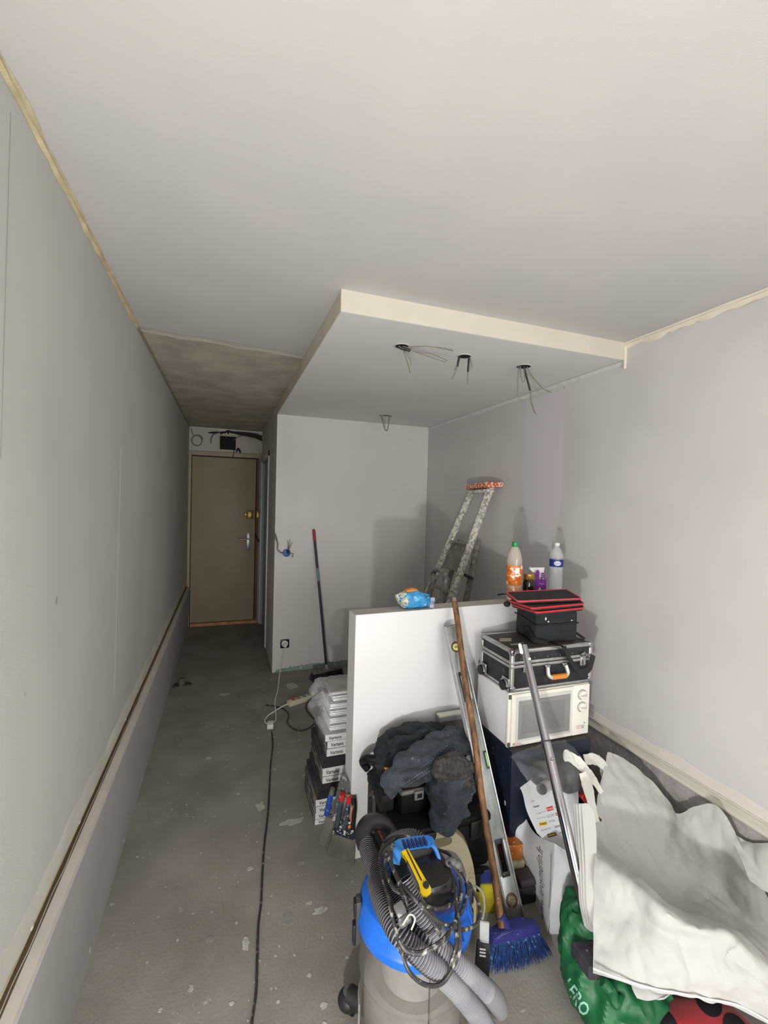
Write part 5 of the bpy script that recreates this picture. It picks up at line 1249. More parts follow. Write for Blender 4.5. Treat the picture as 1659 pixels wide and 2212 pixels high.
for a in (250, 205, 160, 295):     # moulded window shapes low on the tank
    aa = math.radians(a); rows = []
    for i in range(5):
        rows.append([TV @ V((.1552 * math.cos(aa + (j - 3) * .07), .1552 * math.sin(aa + (j - 3) * .07), .08 + .028 * i + (.008 if j in (0, 6) and i == 0 else 0))) for j in range(7)])
    bm = BM(); ring = rows[0] + [r[-1] for r in rows[1:-1]] + rows[-1][::-1] + [r[0] for r in rows[1:-1]][::-1]
    tube(bm, ring, .0035, 6, closed=True); t.part('moulded_rib', bm, mat('rib_smoky', (160, 158, 154), .2, alpha=.6, spec=.9))
bm = BM(); box(bm, -.157, -.1545, -.0015, .0015, .07, .43, 0, TV @ Matrix.Rotation(math.radians(82), 4, 'Z')); t.part('seam', bm, mat('seam_dark', (70, 68, 66), .5))
vb = mat('vac_blue', (34, 104, 206), .38, rgb2=(28, 92, 190), vs=12, spots=((120, 164, 210), 50, .68, .74))
bm = BM(); lathe(bm, [(.156, .425), (.166, .43), (.168, .452), (.163, .458), (.160, .48), (.150, .505), (.12, .52), (.05, .525)], TV, 64, cap0=False); t.part('collar', bm, vb, label='bright blue collar')
bm = BM()
for a in (222, 236, 250, 300, 320):
    ar = math.radians(a); pts = [TV @ V((r_ * math.cos(ar), r_ * math.sin(ar), z_)) for r_, z_ in ((.166, .462), (.160, .485), (.150, .508))]; tube(bm, pts, .003, 6)
t.part('collar_rib', bm, vb)['kind'] = 'stuff'
HC = V((.560, 1.150, 0))
MHd = Matrix.Translation(HC)
mb_ = mat('motor_black', (26, 26, 28), .35, rgb2=(20, 20, 22), vs=10, spots=((84, 82, 78), 40, .66, .76), coat=.2)
bm = BM(); lathe(bm, [(.088, .50), (.090, .53), (.086, .553), (.074, .573), (.045, .584), (.015, .586)], MHd, 40, sq=2.8); hd_ = t.part('motor_head', bm, mb_)
bm = BM(); lathe(bm, [(.104, .50), (.106, .518), (.095, .53)], MHd, 40, sq=2.6); t.part('head_base', bm, mat('vac_blue_dark', (26, 46, 120), .4))
# carrying handle
hp = [AY(853, 1866, 1.17), AY(858, 1838, 1.185), AY(868, 1826, 1.195), AY(920, 1818, 1.195), AY(936, 1826, 1.185), AY(948, 1862, 1.16)]
hbl = mat('handle_sky', (70, 146, 220), .35, rgb2=(46, 120, 206), vs=20)
bm = BM(); c_ = curve(hp, 6); rows = []
for i, p in enumerate(c_):
    tg = (c_[min(i + 1, len(c_) - 1)] - c_[max(i - 1, 0)]).normalized(); s1 = V((.0, 1, .25)).normalized(); s1 = (s1 - tg * s1.dot(tg)).normalized(); s2 = tg.cross(s1)
    rows.append([p + s1 * a * .017 + s2 * b * .007 for a, b in ((1, .6), (.6, 1), (-.6, 1), (-1, .6), (-1, -.6), (-.6, -1), (.6, -1), (1, -.6))])
R = grid(bm, rows, cv=True); cap(bm, R[0]); cap(bm, R[-1], True); hh = t.part('carry_handle', bm, hbl, label='light blue carrying handle')
for k in range(6):
    p = hp[2] + (hp[3] - hp[2]) * ((k + .5) / 6) + V((0, -.004, .006)); bm = BM(); box(bm, -.0048, .0048, -.016, .014, -.004, .004, .001, Matrix.Translation(p)); t.part('grip_pad', bm, mat('pad_navy', (24, 46, 104), .5), parent=hh)
# latches
for a in (170, 350):
    ar = math.radians(a); Ml = TV @ Matrix.Rotation(ar, 4, 'Z')
    bm = BM(); box(bm, .157, .172, -.017, .017, .385, .50, .004, Ml); la = t.part('latch', bm, mat('latch_grey', (58, 60, 62), .5, spots=((150, 150, 146), 60, .62, .7)))
    bm = BM(); box(bm, .170, .180, -.012, .012, .37, .43, .004, Ml); box(bm, .168, .178, -.014, .014, .45, .495, .004, Ml); t.part('latch_lever', bm, black, parent=la)
# castor at the left and the far side
for (cx_, cy_, ang) in ((.392, 1.31, 2.3), (.70, 1.29, .8)):
    c = V((cx_, cy_, 0)); Mc = Matrix.Translation(c) @ Matrix.Rotation(ang, 4, 'Z')
    d_ = (V((VC.x, VC.y, 0)) - c).normalized()
    bm = BM(); tube(bm, [c + V((0, 0, .075)), c + d_ * .07 + V((0, 0, .075)), c + d_ * .13 + V((0, 0, .08))], [.028, .026, .03], 14); blob(bm, c + V((0, 0, .062)), (.036, .036, .028), 20, 12); ft = t.part('castor_foot', bm, mat('castor_black', (36, 36, 38), .5, spots=((120, 118, 114), 40, .66, .74)))
    bm = BM(); lathe(bm, [(.019, .088), (.019, .0915), (.006, .092), (.005, .0905)], Matrix.Translation(c), 20, cap0=False); t.part('castor_cap', bm, mat('cap_grey', (92, 92, 92), .5), parent=ft)
    bm = BM(); cyl(bm, Mc @ V((-.012, -.02, .024)), Mc @ V((.012, -.02, .024)), .024, seg=20); t.part('castor_wheel', bm, black, parent=ft)
# hose
h_light = mat('hose_grey', (138, 138, 142), .42, rgb2=(116, 116, 122), vs=14)
h_dark = mat('hose_groove', (30, 29, 34), .7)
def hose(pts, r=.026, pitch=.0072, label=None, name='hose', seg=18):
    c = curve([V(p) for p in pts], 24); L = [0]
    for i in range(1, len(c)): L.append(L[-1] + (c[i] - c[i - 1]).length)
    n = int(L[-1] / pitch * 4); out = []; j = 0; rs = []
    for i in range(n + 1):
        s_ = L[-1] * i / n
        while j < len(L) - 2 and L[j + 1] < s_: j += 1
        f = (s_ - L[j]) / max(L[j + 1] - L[j], 1e-9); out.append(c[j] + (c[j + 1] - c[j]) * f); rs.append(r if i % 4 in (0, 1) else r - .0045)
    bm = BM(); k = len(out); nrm = None; rings = []
    for i in range(k):
        tg = (out[min(i + 1, k - 1)] - out[max(i - 1, 0)]).normalized()
        nrm = tg.orthogonal().normalized() if nrm is None else (nrm - tg * nrm.dot(tg)).normalized()
        b = tg.cross(nrm); rings.append([bm.verts.new(out[i] + (nrm * math.cos(a) + b * math.sin(a)) * rs[i]) for a in [2 * math.pi * q / seg for q in range(seg)]])
    for i in range(k - 1):
        for q in range(seg):
            f = bm.faces.new((rings[i][q], rings[i + 1][q], rings[i + 1][(q + 1) % seg], rings[i][(q + 1) % seg])); f.material_index = 1 if i % 4 in (1, 2) else 0
    return t.part(name, bm, [h_light, h_dark], label, angle=60)
hose([AY(790, 1822, 1.34), AY(805, 1868, 1.26), AY(838, 1925, 1.15), AY(880, 1982, 1.05), AY(925, 2030, .985), AY(985, 2080, .955), AY(1030, 2122, .95), AY(1060, 2150, .95)])
hose([AY(812, 1905, 1.17), AY(826, 1950, 1.08), AY(860, 2015, .99), AY(905, 2062, .955), AY(950, 2100, .94), AY(990, 2140, .935), AY(1030, 2190, .93), AY(1060, 2240, .93)])
hose([AY(842, 1872, 1.25), AY(838, 1834, 1.31), AY(862, 1812, 1.34), AY(898, 1810, 1.34), AY(925, 1838, 1.29), AY(935, 1870, 1.22)], r=.024)
hose([AY(872, 1900, 1.05), AY(895, 1950, 1.02), AY(930, 2000, .99), AY(952, 2030, .98)], r=.024)
bm = BM(); tube(bm, [AY(1050, 2140, .95), AY(1068, 2160, .95), AY(1080, 2178, .952)], [.027, .028, .024], 18, n=4); t.part('hose_end', bm, mat('hose_end', (112, 112, 116), .4), label='smooth grey hose end')
bm = BM(); tube(bm, [AY(789, 1828, 1.335), AY(784, 1800, 1.37), AY(796, 1778, 1.40), AY(822, 1776, 1.41), AY(842, 1795, 1.40), AY(850, 1822, 1.37)], [.026, .0265, .026, .024, .023, .022], 18, n=8); t.part('wand_bend', bm, mat('wand_black', (44, 43, 46), .4, rgb2=(34, 33, 36), vs=20), label='curved black wand')
# cable
cbm = mat('vac_cable', (56, 54, 56), .5, spots=((150, 150, 142), 46, .54, .62), rgb2=(40, 38, 40), vs=30)
loops = [([(857, 1809), (824, 1835), (822, 1874), (838, 1936), (855, 2010), (877, 2085), (900, 2116), (927, 2129), (955, 2124), (978, 2092), (992, 2053), (992, 2005), (986, 1965), (984, 1917)], [1.24, 1.22, 1.15, 1.04, .98, .93, .915, .91, .91, .915, .93, .96, 1.0, 1.06]),
         ([(849, 1821), (845, 1858), (861, 1901), (888, 1932), (908, 1956), (935, 1991), (951, 2020)], [1.2, 1.13, 1.05, 1.0, .98, .965, .955]),
         ([(834, 1839), (834, 1878), (849, 1917), (880, 1938), (906, 1948), (927, 1960), (955, 1962), (984, 1948), (998, 1932)], [1.2, 1.11, 1.04, 1.01, 1.0, 1.0, 1.01, 1.04, 1.08]),
         ([(862, 2030), (877, 2053), (906, 2059), (935, 2047), (964, 2024), (984, 1991)], [.95, .935, .925, .92, .935, .965]),
         ([(906, 1948), (930, 1978), (960, 1996), (985, 2002)], [.98, .965, .96, .96]),
         ([(970, 1864), (1000, 1889), (1009, 1917), (1004, 1950), (994, 1975)], [1.12, 1.12, 1.1, 1.06, 1.03]),
         ([(1005, 1900), (1025, 1930), (1037, 1965), (1030, 1995), (1010, 2006), (990, 2009)], [1.14, 1.11, 1.07, 1.03, 1.0, .97]),
         ([(828, 1819), (857, 1807), (896, 1811), (925, 1829), (965, 1842), (980, 1858)], [1.25, 1.26, 1.25, 1.22, 1.18, 1.14]),
         ([(838, 1850), (850, 1880), (872, 1930), (880, 1960)], [1.13, 1.08, 1.01, .99]),
         ([(972, 1860), (990, 1890), (996, 1930), (985, 1985), (986, 2040), (972, 2085)], [1.13, 1.1, 1.06, .99, .94, .93])]
for k, (px_, ys_) in enumerate(loops):
    bm = BM(); tube(bm, [AY(a[0], a[1], b) for a, b in zip(px_, ys_)], .0048 if k != 3 else .0058, 8, n=7); t.part('cable_loop', bm, cbm)
bm = BM(); pA, pB = AY(858, 1950, 1.0), AY(876, 1992, .965); dv = (pB - pA).normalized(); Mp = xfu(pA, dv, V((1, -.2, .2))); L_ = (pB - pA).length
box(bm, -.013, .013, 0, L_ * .75, -.010, .010, .005, Mp); pg = t.part('plug', bm, mat('plug_grey', (84, 84, 86), .5, spots=((160, 160, 154), 60, .6, .68)))
bm = BM(); box(bm, -.017, .017, L_ * .70, L_ * 1.15, -.013, .013, .006, Mp); t.part('plug_head', bm, mat('plug_grey', (84, 84, 86), .5), parent=pg)
bm = BM(); tube(bm, [Mp @ V((-.010, L_ * 1.1, -.016)), Mp @ V((.014, L_ * .9, -.018)), Mp @ V((.022, L_ * 1.2, -.016)), Mp @ V((.004, L_ * 1.5, -.012))], .002, 6, n=5); t.part('earth_strap', bm, mat('strap_cream', (206, 204, 190), .5), parent=pg)
bm = BM(); blob(bm, AY(975, 1862, 1.13), (.02, .014, .012), 14, 10); blob(bm, AY(988, 1868, 1.12), (.013, .012, .012), 12, 8); t.part('cable_tie', bm, mat('tie_grey', (92, 92, 92), .6))
# utility knife on the motor head
k0_, k1_ = AY(872, 1843, 1.152), AY(920, 1944, 1.045)
k0_.z += .004; k1_.z += .004
KM = xfu(k0_, k1_ - k0_, V((1, .2, 0))); KL = (k1_ - k0_).length
ks = 1 if (KM @ V((0, 0, 1)) - KM @ V((0, 0, 0))).z > 0 else -1
t2 = Thing('utility_knife', 'yellow utility knife lying on top of the vacuum cleaner', 'knife', k0_)
ye = mat('knife_yellow', (232, 196, 24), .35)
bm = BM(); prism(bm, [(-.012, 0), (.013, 0), (.014, KL * .68), (.020, KL * .75), (.022, KL * .9), (.016, KL * .98), (0, KL), (-.012, KL * .95), (-.014, KL * .86), (-.004, KL * .72), (-.004, KL * .2), (-.012, KL * .1)], .012 * ks, KM, .003); t2.part('knife_body', bm, ye)
bm = BM(); box(bm, .002, .007, KL * .02, KL * .70, *sorted((.0105 * ks, .0128 * ks)), .0008, KM); t2.part('blade_slot', bm, mat('slot_dark', (70, 50, 16), .5), label='dark blade channel')
bm = BM(); prism(bm, [(-.004, KL * .2), (-.004, KL * .72), (-.013, KL * .84), (-.014, KL * .5), (-.012, KL * .3)], .009 * ks, KM, .001); t2.part('rubber_grip', bm, mat('grip_rib', (92, 94, 102), .7, var=.3, vs=90), label='ribbed grey grip')
bm = BM(); cyl(bm, KM @ V((.010, KL * .82, .010 * ks)), KM @ V((.010, KL * .82, .018 * ks)), .009, .008, 8); t2.part('knob', bm, mat('knob_dark', (60, 60, 62), .35, metal=.5))
bm = BM(); box(bm, .018, .023, KL * .76, KL * .92, *sorted((.002 * ks, .009 * ks)), .001, KM); t2.part('chrome_edge', bm, chrome)
# ---- clear tube with black clip
MCl = xfu(AY(1042, 2110, 1.02), V((.05, .10, 1)), V((.94, -.33, 0)))
zc = -1 if (MCl @ V((0, 0, 1)) - MCl @ V((0, 0, 0))).y > 0 else 1
t = Thing('clear_packaging', 'clear plastic strip with black sleeve standing right of the vacuum', 'packaging', PT(1042, 2205, MCl))
clr = mat('clear_strip', (200, 204, 204), .15, alpha=.35, spec=.9)
bm = BM(); plate(bm, [(1030, 2205), (1052, 2210), (1056, 1990), (1036, 1987)], .008, 0, .002, MCl, zc); t.part('strip', bm, clr)
bm = BM(); plate(bm, [(1024, 2100), (1055, 2106), (1058, 2034), (1030, 2028)], .014, -.003, .003, MCl, zc); sl = t.part('sleeve', bm, mat('sleeve_black', (26, 25, 28), .5), label='black sleeve')
for k in range(3):
    bm = BM(); plate(bm, [(1034, 2040 + k * 7), (1047, 2042 + k * 7), (1047, 2045.5 + k * 7), (1034, 2043.5 + k * 7)], .0006, .0112, 0, MCl, zc); t.part('white_mark', bm, mat('mark_white', (196, 194, 196), .5), parent=sl)
for x0_ in (1035, 1044):
    bm = BM(); plate(bm, [(x0_, 2205), (x0_ + 4, 2206), (x0_ + 5, 2108), (x0_ + 1, 2107)], .003, .008, .001, MCl, zc); t.part('strip_rib', bm, mat('rib_clear', (222, 224, 222), .12, alpha=.6, spec=1))
bm = BM(); tube(bm, [AY(1022, 1912, 1.2), AY(1040, 1925, 1.17), AY(1046, 1955, 1.13), AY(1042, 1985, 1.09)], .0035, 8, n=6); single('thin_cable', 'thin white cord curling down beside the steamer', 'cable', bm, mat('cord_dirty', (168, 166, 156), .5))
# ================================================================== SHOPPING BAG
lmw = mat('bag_white', (208, 211, 215), .5, rgb2=(200, 203, 208), vs=5, spec=.4)
K0, K1 = AZ(1185, 2018, 0), AZ(1155, 1948, 0)
ktop = AY(1198, 1822, K0.y + .01); lft = AY(1111, 1790, 1.60); lft2 = AY(1127, 1742, 1.62)
t = Thing('shopping_bag', 'large white shopping bag printed with logos and a vertical web address', 'bag', K0)
cu_ = lambda a, b, s: a + (b - a) * s
G = [[K1 + V((0, .10, 0)), K1, cu_(K1, K0, .5), K0],
     [AY(1128, 1880, 1.59), AY(1143, 1895, 1.53), AY(1166, 1930, 1.43), AY(1190, 1950, K0.y + .0)],
     [lft, AY(1130, 1830, 1.55), AY(1160, 1850, 1.45), AY(1196, 1880, K0.y + .005)],
     [lft2, AY(1140, 1775, 1.58), AY(1162, 1805, 1.47), ktop]]
bm = BM(); grid(bm, up_grid(G, 10, 12)); crumple(bm, .003, 9, 5)
lt = BVHTree.FromBMesh(bm); bmesh.ops.recalc_face_normals(bm, faces=bm.faces); thicken(bm, .0015); t.part('side_panel', bm, lmw)
s0, s1 = AY(1180, 1990, K0.y + .04), AY(1170, 1836, K0.y + .08)
G2 = [[K0, K0 + V((.13, -.03, 0)), K0 + V((.26, -.02, 0))], [AY(1190, 1950, K0.y), AY(1225, 1950, 1.30), AY(1262, 1945, 1.27)], [AY(1196, 1880, K0.y + .005), AY(1232, 1885, 1.31), AY(1270, 1890, 1.3)], [ktop, AY(1226, 1838, 1.34), AY(1262, 1845, 1.34)]]
bm = BM(); grid(bm, up_grid(G2, 10, 12)); crumple(bm, .005, 11, 8); thicken(bm, .0015); t.part('front_panel', bm, lmw)
# text up the side
MSd = xf(s0, s1 - s0, (K1 - K0) * 1.0)
dside = -(MSd @ V((0, 0, 1)) - MSd @ V((0, 0, 0)))
if dside.x < 0: dside = -dside
txt_len = (s1 - s0).length
MTx = xf(s0, s1 - s0, K1 - K0)
flipn = (MTx @ V((0, 0, 1)) - MTx @ V((0, 0, 0))).x
lettering('www.leroymerlin.fr', MTx, txt_len, mat('ink_grey', (58, 62, 66), .6), t, height=.056, drape=(lt, dside), shear=.0)
bm = BM(); tube(bm, [AY(1190, 1845, K0.y - .001), AY(1189, 1900, K0.y - .002), AY(1186, 1960, K0.y - .002)], .0012, 6, n=5); t.part('seam', bm, mat('seam_grey', (120, 124, 128), .6))
# upright logo panel
A_, B_, C_ = AY(1152, 1795, 1.47), AY(1248, 1852, 1.345), AY(1128, 1690, 1.60)
FP = xf(A_, B_ - A_, C_ - A_)
P_ = lambda x, y: PT(x, y, FP)
G3 = [[P_(1160, 1800), P_(1190, 1830), P_(1225, 1860), P_(1265, 1890)], [P_(1138, 1752), P_(1175, 1772), P_(1210, 1785), P_(1255, 1800)], [P_(1128, 1712), P_(1165, 1722), P_(1205, 1730), P_(1250, 1742)], [P_(1114, 1686), P_(1150, 1688), P_(1195, 1690), P_(1240, 1700)], [P_(1106, 1664), P_(1128, 1672), P_(1150, 1682), P_(1165, 1684)]]
bm = BM(); grid(bm, up_grid(G3, 8, 8)); crumple(bm, .0035, 12, 12); ft_ = BVHTree.FromBMesh(bm); thicken(bm, .0015); fpn = t.part('logo_panel', bm, lmw, label='upright inner panel with rows of brand logos')
nF = (FP @ V((0, 0, 1)) - FP @ V((0, 0, 0)));
if nF.y > 0: nF = -nF
def z8(X, Y): return (1090 + X / 7.213, 1600 + Y / 7.213)
inkD, inkG = mat('ink_dark', (40, 40, 44), .6), mat('ink_mid', (130, 134, 140), .6)
def logo(s, X0_, Y0_, X1_, Y1_, h, m_, bg=None, bold=0):
    a, b = P_(*z8(X0_, Y0_)), P_(*z8(X1_, Y1_)); r_ = b - a; up_ = nF.cross(r_); up_ = up_ if up_.z > 0 else -up_
    M = xf(a, r_, up_); hh_ = h / 7.213 / FPX * ((a - EYEV).dot(FWD)) * 1.1
    if bg:
        bm = BM(); L0 = r_.length; q = [[M @ V((L0 * (-.06 + 1.12 * j / 8), hh_ * (-.45 + 1.9 * i / 4), 0)) for j in range(9)] for i in range(5)]; grid(bm, q); lay_on(bm, ft_, -nF, .002); t.part('logo_patch', bm, bg, parent=fpn, smooth=False)
    lettering(s, M, r_.length, m_, t, height=hh_, drape=(ft_, -nF, .0036 if bg else .0024), parent=fpn, bold=bold)
logo('pla', 425, 955, 470, 945, 28, inkG); logo('Dexter', 452, 1050, 545, 1025, 24, inkD, bold=.02)
logo('Milwaukee', 668, 1090, 758, 1062, 26, mat('ink_white', (226, 222, 216), .5), mat('logo_red', (196, 44, 56), .5)); logo('Bosch', 785, 1055, 850, 1038, 18, inkD)
logo('Legrand', 500, 1150, 640, 1105, 16, inkG); logo('Norton', 500, 1228, 640, 1195, 14, inkG); logo('GOPI', 665, 1210, 780, 1175, 34, inkG)
logo('GEB', 805, 1160, 885, 1140, 18, mat('ink_white', (226, 222, 216), .5), mat('logo_red', (196, 44, 56), .5))
logo('STANLEY', 552, 1325, 660, 1300, 24, inkD, mat('logo_yellow', (228, 196, 60), .5), bold=.03); logo('VITRA', 695, 1290, 800, 1258, 30, inkG); logo('CE', 835, 1258, 895, 1242, 20, inkG)
logo('Geberit', 565, 1415, 720, 1368, 14, inkD); logo('SIAMP', 785, 1365, 905, 1335, 28, inkD)
logo('DEWALT', 682, 1500, 805, 1465, 22, mat('ink_yellow', (236, 204, 50), .5), mat('logo_black', (40, 38, 36), .5), bold=.02); logo('EDMA', 860, 1458, 945, 1435, 24, inkD)
# ---- dark vacuum head in a clear bag
t = Thing('vacuum_fittings', 'dark vacuum head with grey pipe stub inside the clear bag', 'fittings', AY(1200, 1720, 1.5))
bm = BM(); q = AY(1172, 1672, 1.52); blob(bm, q, (.055, .05, .045), 24, 14, 2.6); t.part('round_head', bm, mat('head_black', (26, 28, 32), .4, rgb2=(28, 30, 34), vs=20))
bm = BM(); q = AY(1226, 1680, 1.52); blob(bm, q, (.05, .05, .055), 24, 14, 3); t.part('square_head', bm, mat('head_grey', (52, 54, 56), .5, rgb2=(38, 40, 42), vs=14))
a_, b_ = AY(1170, 1704, 1.43), AY(1196, 1688, 1.52)
bm = BM(); R1 = tube(bm, [a_, b_], .021, 22, caps=False); tube(bm, [a_ + (b_ - a_) * .01, b_], .018, 22, caps=False); tube(bm, [a_ + V((.0195 * math.cos(j), 0, .0195 * math.sin(j))) * 0 + a_ * 0 + a_ for j in (0, 1)] if False else [a_, a_ + (b_ - a_).normalized() * .002], .0215, 22, caps=False); t.part('pipe_stub', bm, mat('pipe_grey', (150, 148, 148), .4), label='grey pipe stub')
filmb = mat('bag_film', (236, 240, 244), .1, alpha=.10, spec=1.0, bump=.7, bs=50)
t = Thing('clear_bag', 'crumpled clear plastic bag lying on top of the shopping bag', 'bag', AY(1190, 1700, 1.5))
Gp = [[AY(1103, 1632, 1.50), AY(1140, 1618, 1.56), AY(1180, 1606, 1.585), AY(1225, 1600, 1.60), AY(1253, 1628, 1.60)], [AY(1118, 1655, 1.46), AY(1150, 1650, 1.47), AY(1190, 1640, 1.47), AY(1235, 1640, 1.48), AY(1262, 1660, 1.50)], [AY(1140, 1690, 1.43), AY(1160, 1690, 1.41), AY(1200, 1685, 1.42), AY(1240, 1690, 1.43), AY(1268, 1700, 1.46)], [AY(1156, 1735, 1.43), AY(1172, 1738, 1.42), AY(1205, 1725, 1.43), AY(1240, 1715, 1.45), AY(1272, 1728, 1.47)]]
bm = BM(); grid(bm, up_grid(Gp, 12, 12)); crumple(bm, .010, 14, 6); crumple(bm, .004, 40, 2); t.part('film', bm, filmb)
# ---- white carrier bag bunched behind
wp = mat('carrier_white', (222, 222, 214), .45, rgb2=(208, 208, 200), vs=8, spec=.4)
t = Thing('white_carrier_bag', 'twisted white plastic carrier bag between clear bag and the big sheet', 'bag', AY(1280, 1760, 1.4))
for pts, w_, m_ in (([AY(1218, 1630, 1.50), AY(1240, 1640, 1.50), AY(1262, 1660, 1.48), AY(1285, 1690, 1.44), AY(1300, 1715, 1.42)], .05, wp), ([AY(1262, 1640, 1.56), AY(1285, 1640, 1.56), AY(1305, 1655, 1.55), AY(1312, 1680, 1.52)], .045, wp),
                    ([AY(1258, 1668, 1.45), AY(1270, 1700, 1.42), AY(1278, 1740, 1.39), AY(1290, 1775, 1.36)], .05, wp), ([AY(1300, 1640, 1.58), AY(1304, 1665, 1.55), AY(1306, 1700, 1.5)], .04, wp)):
    bm = BM(); c_ = curve(pts, 8); rr_ = []
    for i, p in enumerate(c_):
        tg = (c_[min(i + 1, len(c_) - 1)] - c_[max(i - 1, 0)]).normalized(); s1_ = tg.cross(V((0, -1, .6))).normalized(); s2_ = s1_.cross(tg); ww = w_ * (.55 + .45 * math.sin(math.pi * min(1, i / len(c_) + .2)))
        rr_.append([p + s1_ * ww * .5 * math.cos(a) + s2_ * ww * .07 * math.sin(a) for a in [2 * math.pi * j / 16 for j in range(16)]])
    R = grid(bm, rr_, cv=True); cap(bm, R[0]); cap(bm, R[-1], True); crumple(bm, .008, 22, 9); t.part('bag_fold', bm, m_)
# ---- red-handled tool in the gap
t = Thing('red_handled_tool', 'red and black tool handle sticking out beside the white carrier bag', 'tool', AY(1285, 1760, 1.40))
bm = BM(); tube(bm, [AY(1256, 1716, 1.43), AY(1264, 1728, 1.42), AY(1272, 1742, 1.41)], [.012, .010, .007], 12, n=3); t.part('red_grip', bm, mat('grip_bright_red', (206, 50, 40), .4))
bm = BM(); tube(bm, [AY(1270, 1738, 1.415), AY(1284, 1758, 1.40), AY(1298, 1772, 1.39)], [.007, .006, .005], 10, n=3); t.part('shaft', bm, mat('shaft_brown', (66, 40, 38), .5))
# ================================================================== FOLDED WHITE OVERALL AND BIG SHEET
cloth = mat('sheet_white', (184, 184, 182), .8, rgb2=(178, 178, 176), vs=3, bump=.8, bs=22, spec=.3)
t = Thing('folded_overall', 'folded white overall standing upright between chrome pole and sheet', 'overall', AY(1270, 2020, 1.10))
for k, (dx, dy) in enumerate(((0, 0), (5, .008), (11, .016), (18, .024))):
    G = [[AY(1238 + dx, 1738, 1.30 - dy), AY(1258 + dx * .6, 1737, 1.29 - dy), AY(1282, 1762 - k * 2, 1.27 - dy)], [AY(1241 + dx, 1790, 1.255 - dy), AY(1262 + dx * .6, 1792, 1.245 - dy), AY(1287, 1800, 1.23 - dy)], [AY(1246 + dx, 1870, 1.19 - dy), AY(1265 + dx * .6, 1872, 1.18 - dy), AY(1288, 1875, 1.17 - dy)],
         [AY(1251 + dx * .9, 1950, 1.14 - dy), AY(1267 + dx * .6, 1952, 1.13 - dy), AY(1290, 1955, 1.12 - dy)], [AY(1262 + dx * .6, 2000, 1.105 - dy), AY(1272 + dx * .5, 2010, 1.10 - dy), AY(1292, 2015, 1.09 - dy)]]
    bm = BM(); grid(bm, up_grid(G, 8, 6)); crumple(bm, .002, 8, k); thicken(bm, .005); t.part('fold', bm, cloth)
t = Thing('white_sheet', 'large crumpled white woven sheet draped over bags by right wall', 'sheet', AY(1450, 2100, 1.0))
rows = [[(1312, 1625, 1.60), (1342, 1636, 1.58), (1398, 1676, 1.50), (1440, 1722, 1.42), (1462, 1757, 1.34), (1500, 1742, 1.28), (1552, 1745, 1.2), (1612, 1850, 1.1), (1672, 1955, 1.02)],
        [(1293, 1720, 1.46), (1325, 1718, 1.46), (1382, 1740, 1.41), (1430, 1780, 1.37), (1468, 1812, 1.30), (1510, 1825, 1.24), (1560, 1862, 1.17), (1620, 1940, 1.07), (1690, 2015, .98)],
        [(1288, 1790, 1.40), (1325, 1800, 1.40), (1378, 1825, 1.37), (1428, 1858, 1.32), (1470, 1885, 1.27), (1518, 1910, 1.21), (1570, 1945, 1.14), (1630, 2005, 1.04), (1695, 2070, .95)],
        [(1287, 1828, 1.30), (1328, 1856, 1.29), (1382, 1893, 1.26), (1428, 1935, 1.21), (1473, 1962, 1.16), (1527, 1980, 1.09), (1583, 2003, 1.03), (1638, 2050, .96), (1700, 2118, .88)],
        [(1286, 1838, 1.17), (1330, 1870, 1.11), (1385, 1908, 1.04), (1430, 1952, .97), (1475, 1978, .93), (1530, 1994, .89), (1586, 2014, .86), (1640, 2062, .82), (1702, 2130, .78)],
        [(1283, 1930, 1.11), (1322, 1950, 1.06), (1375, 1980, 1.0), (1424, 2015, .94), (1472, 2040, .90), (1527, 2058, .86), (1585, 2080, .83), (1636, 2115, .79), (1704, 2170, .75)],
        [(1281, 2030, 1.05), (1320, 2045, 1.01), (1368, 2064, .96), (1418, 2085, .915), (1470, 2100, .88), (1528, 2112, .845), (1588, 2128, .81), (1638, 2160, .78), (1706, 2210, .74)],
        [(1281, 2098, 1.0), (1318, 2112, .97), (1365, 2128, .94), (1415, 2142, .905), (1470, 2152, .87), (1530, 2164, .84), (1590, 2176, .81), (1640, 2200, .78), (1710, 2245, .74)]]
G = [[AYc(*p) for p in r] for r in rows]
bm = BM(); grid(bm, up_grid(G, 14, 14)); crumple(bm, .010, 3.5, 11); crumple(bm, .006, 8, 3); crumple(bm, .003, 17, 4); crumple(bm, .0012, 40, 6); folds(bm, .005, (16, 6, 9), 3); thicken(bm, .002)
sheet_low = min(v.co.z for v in bm.verts)
t.part('sheet', bm, cloth)
bm = BM(); hem = curve([AYc(x, y - 6, d - .004) for x, y, d in rows[-1]], 8); tube(bm, hem, .0025, 6); t.part('hem', bm, mat('hem_white', (216, 214, 212), .75))
t = Thing('second_sheet', 'second white woven sheet showing at the right edge by the wall', 'sheet', AYc(1640, 1900, 1.1))
rows2 = [[(1560, 1775, 1.22), (1590, 1805, 1.16), (1630, 1822, 1.1), (1690, 1815, 1.05)], [(1590, 1835, 1.13), (1625, 1858, 1.08), (1660, 1868, 1.03), (1710, 1875, 1.0)], [(1620, 1900, 1.04), (1650, 1925, 1.01), (1690, 1940, .98), (1730, 1950, .95)]]
bm = BM(); grid(bm, up_grid([[AYc(x, y, d, 1.95) for x, y, d in r] for r in rows2], 14, 12)); crumple(bm, .010, 10, 31); thicken(bm, .002); t.part('sheet', bm, cloth)
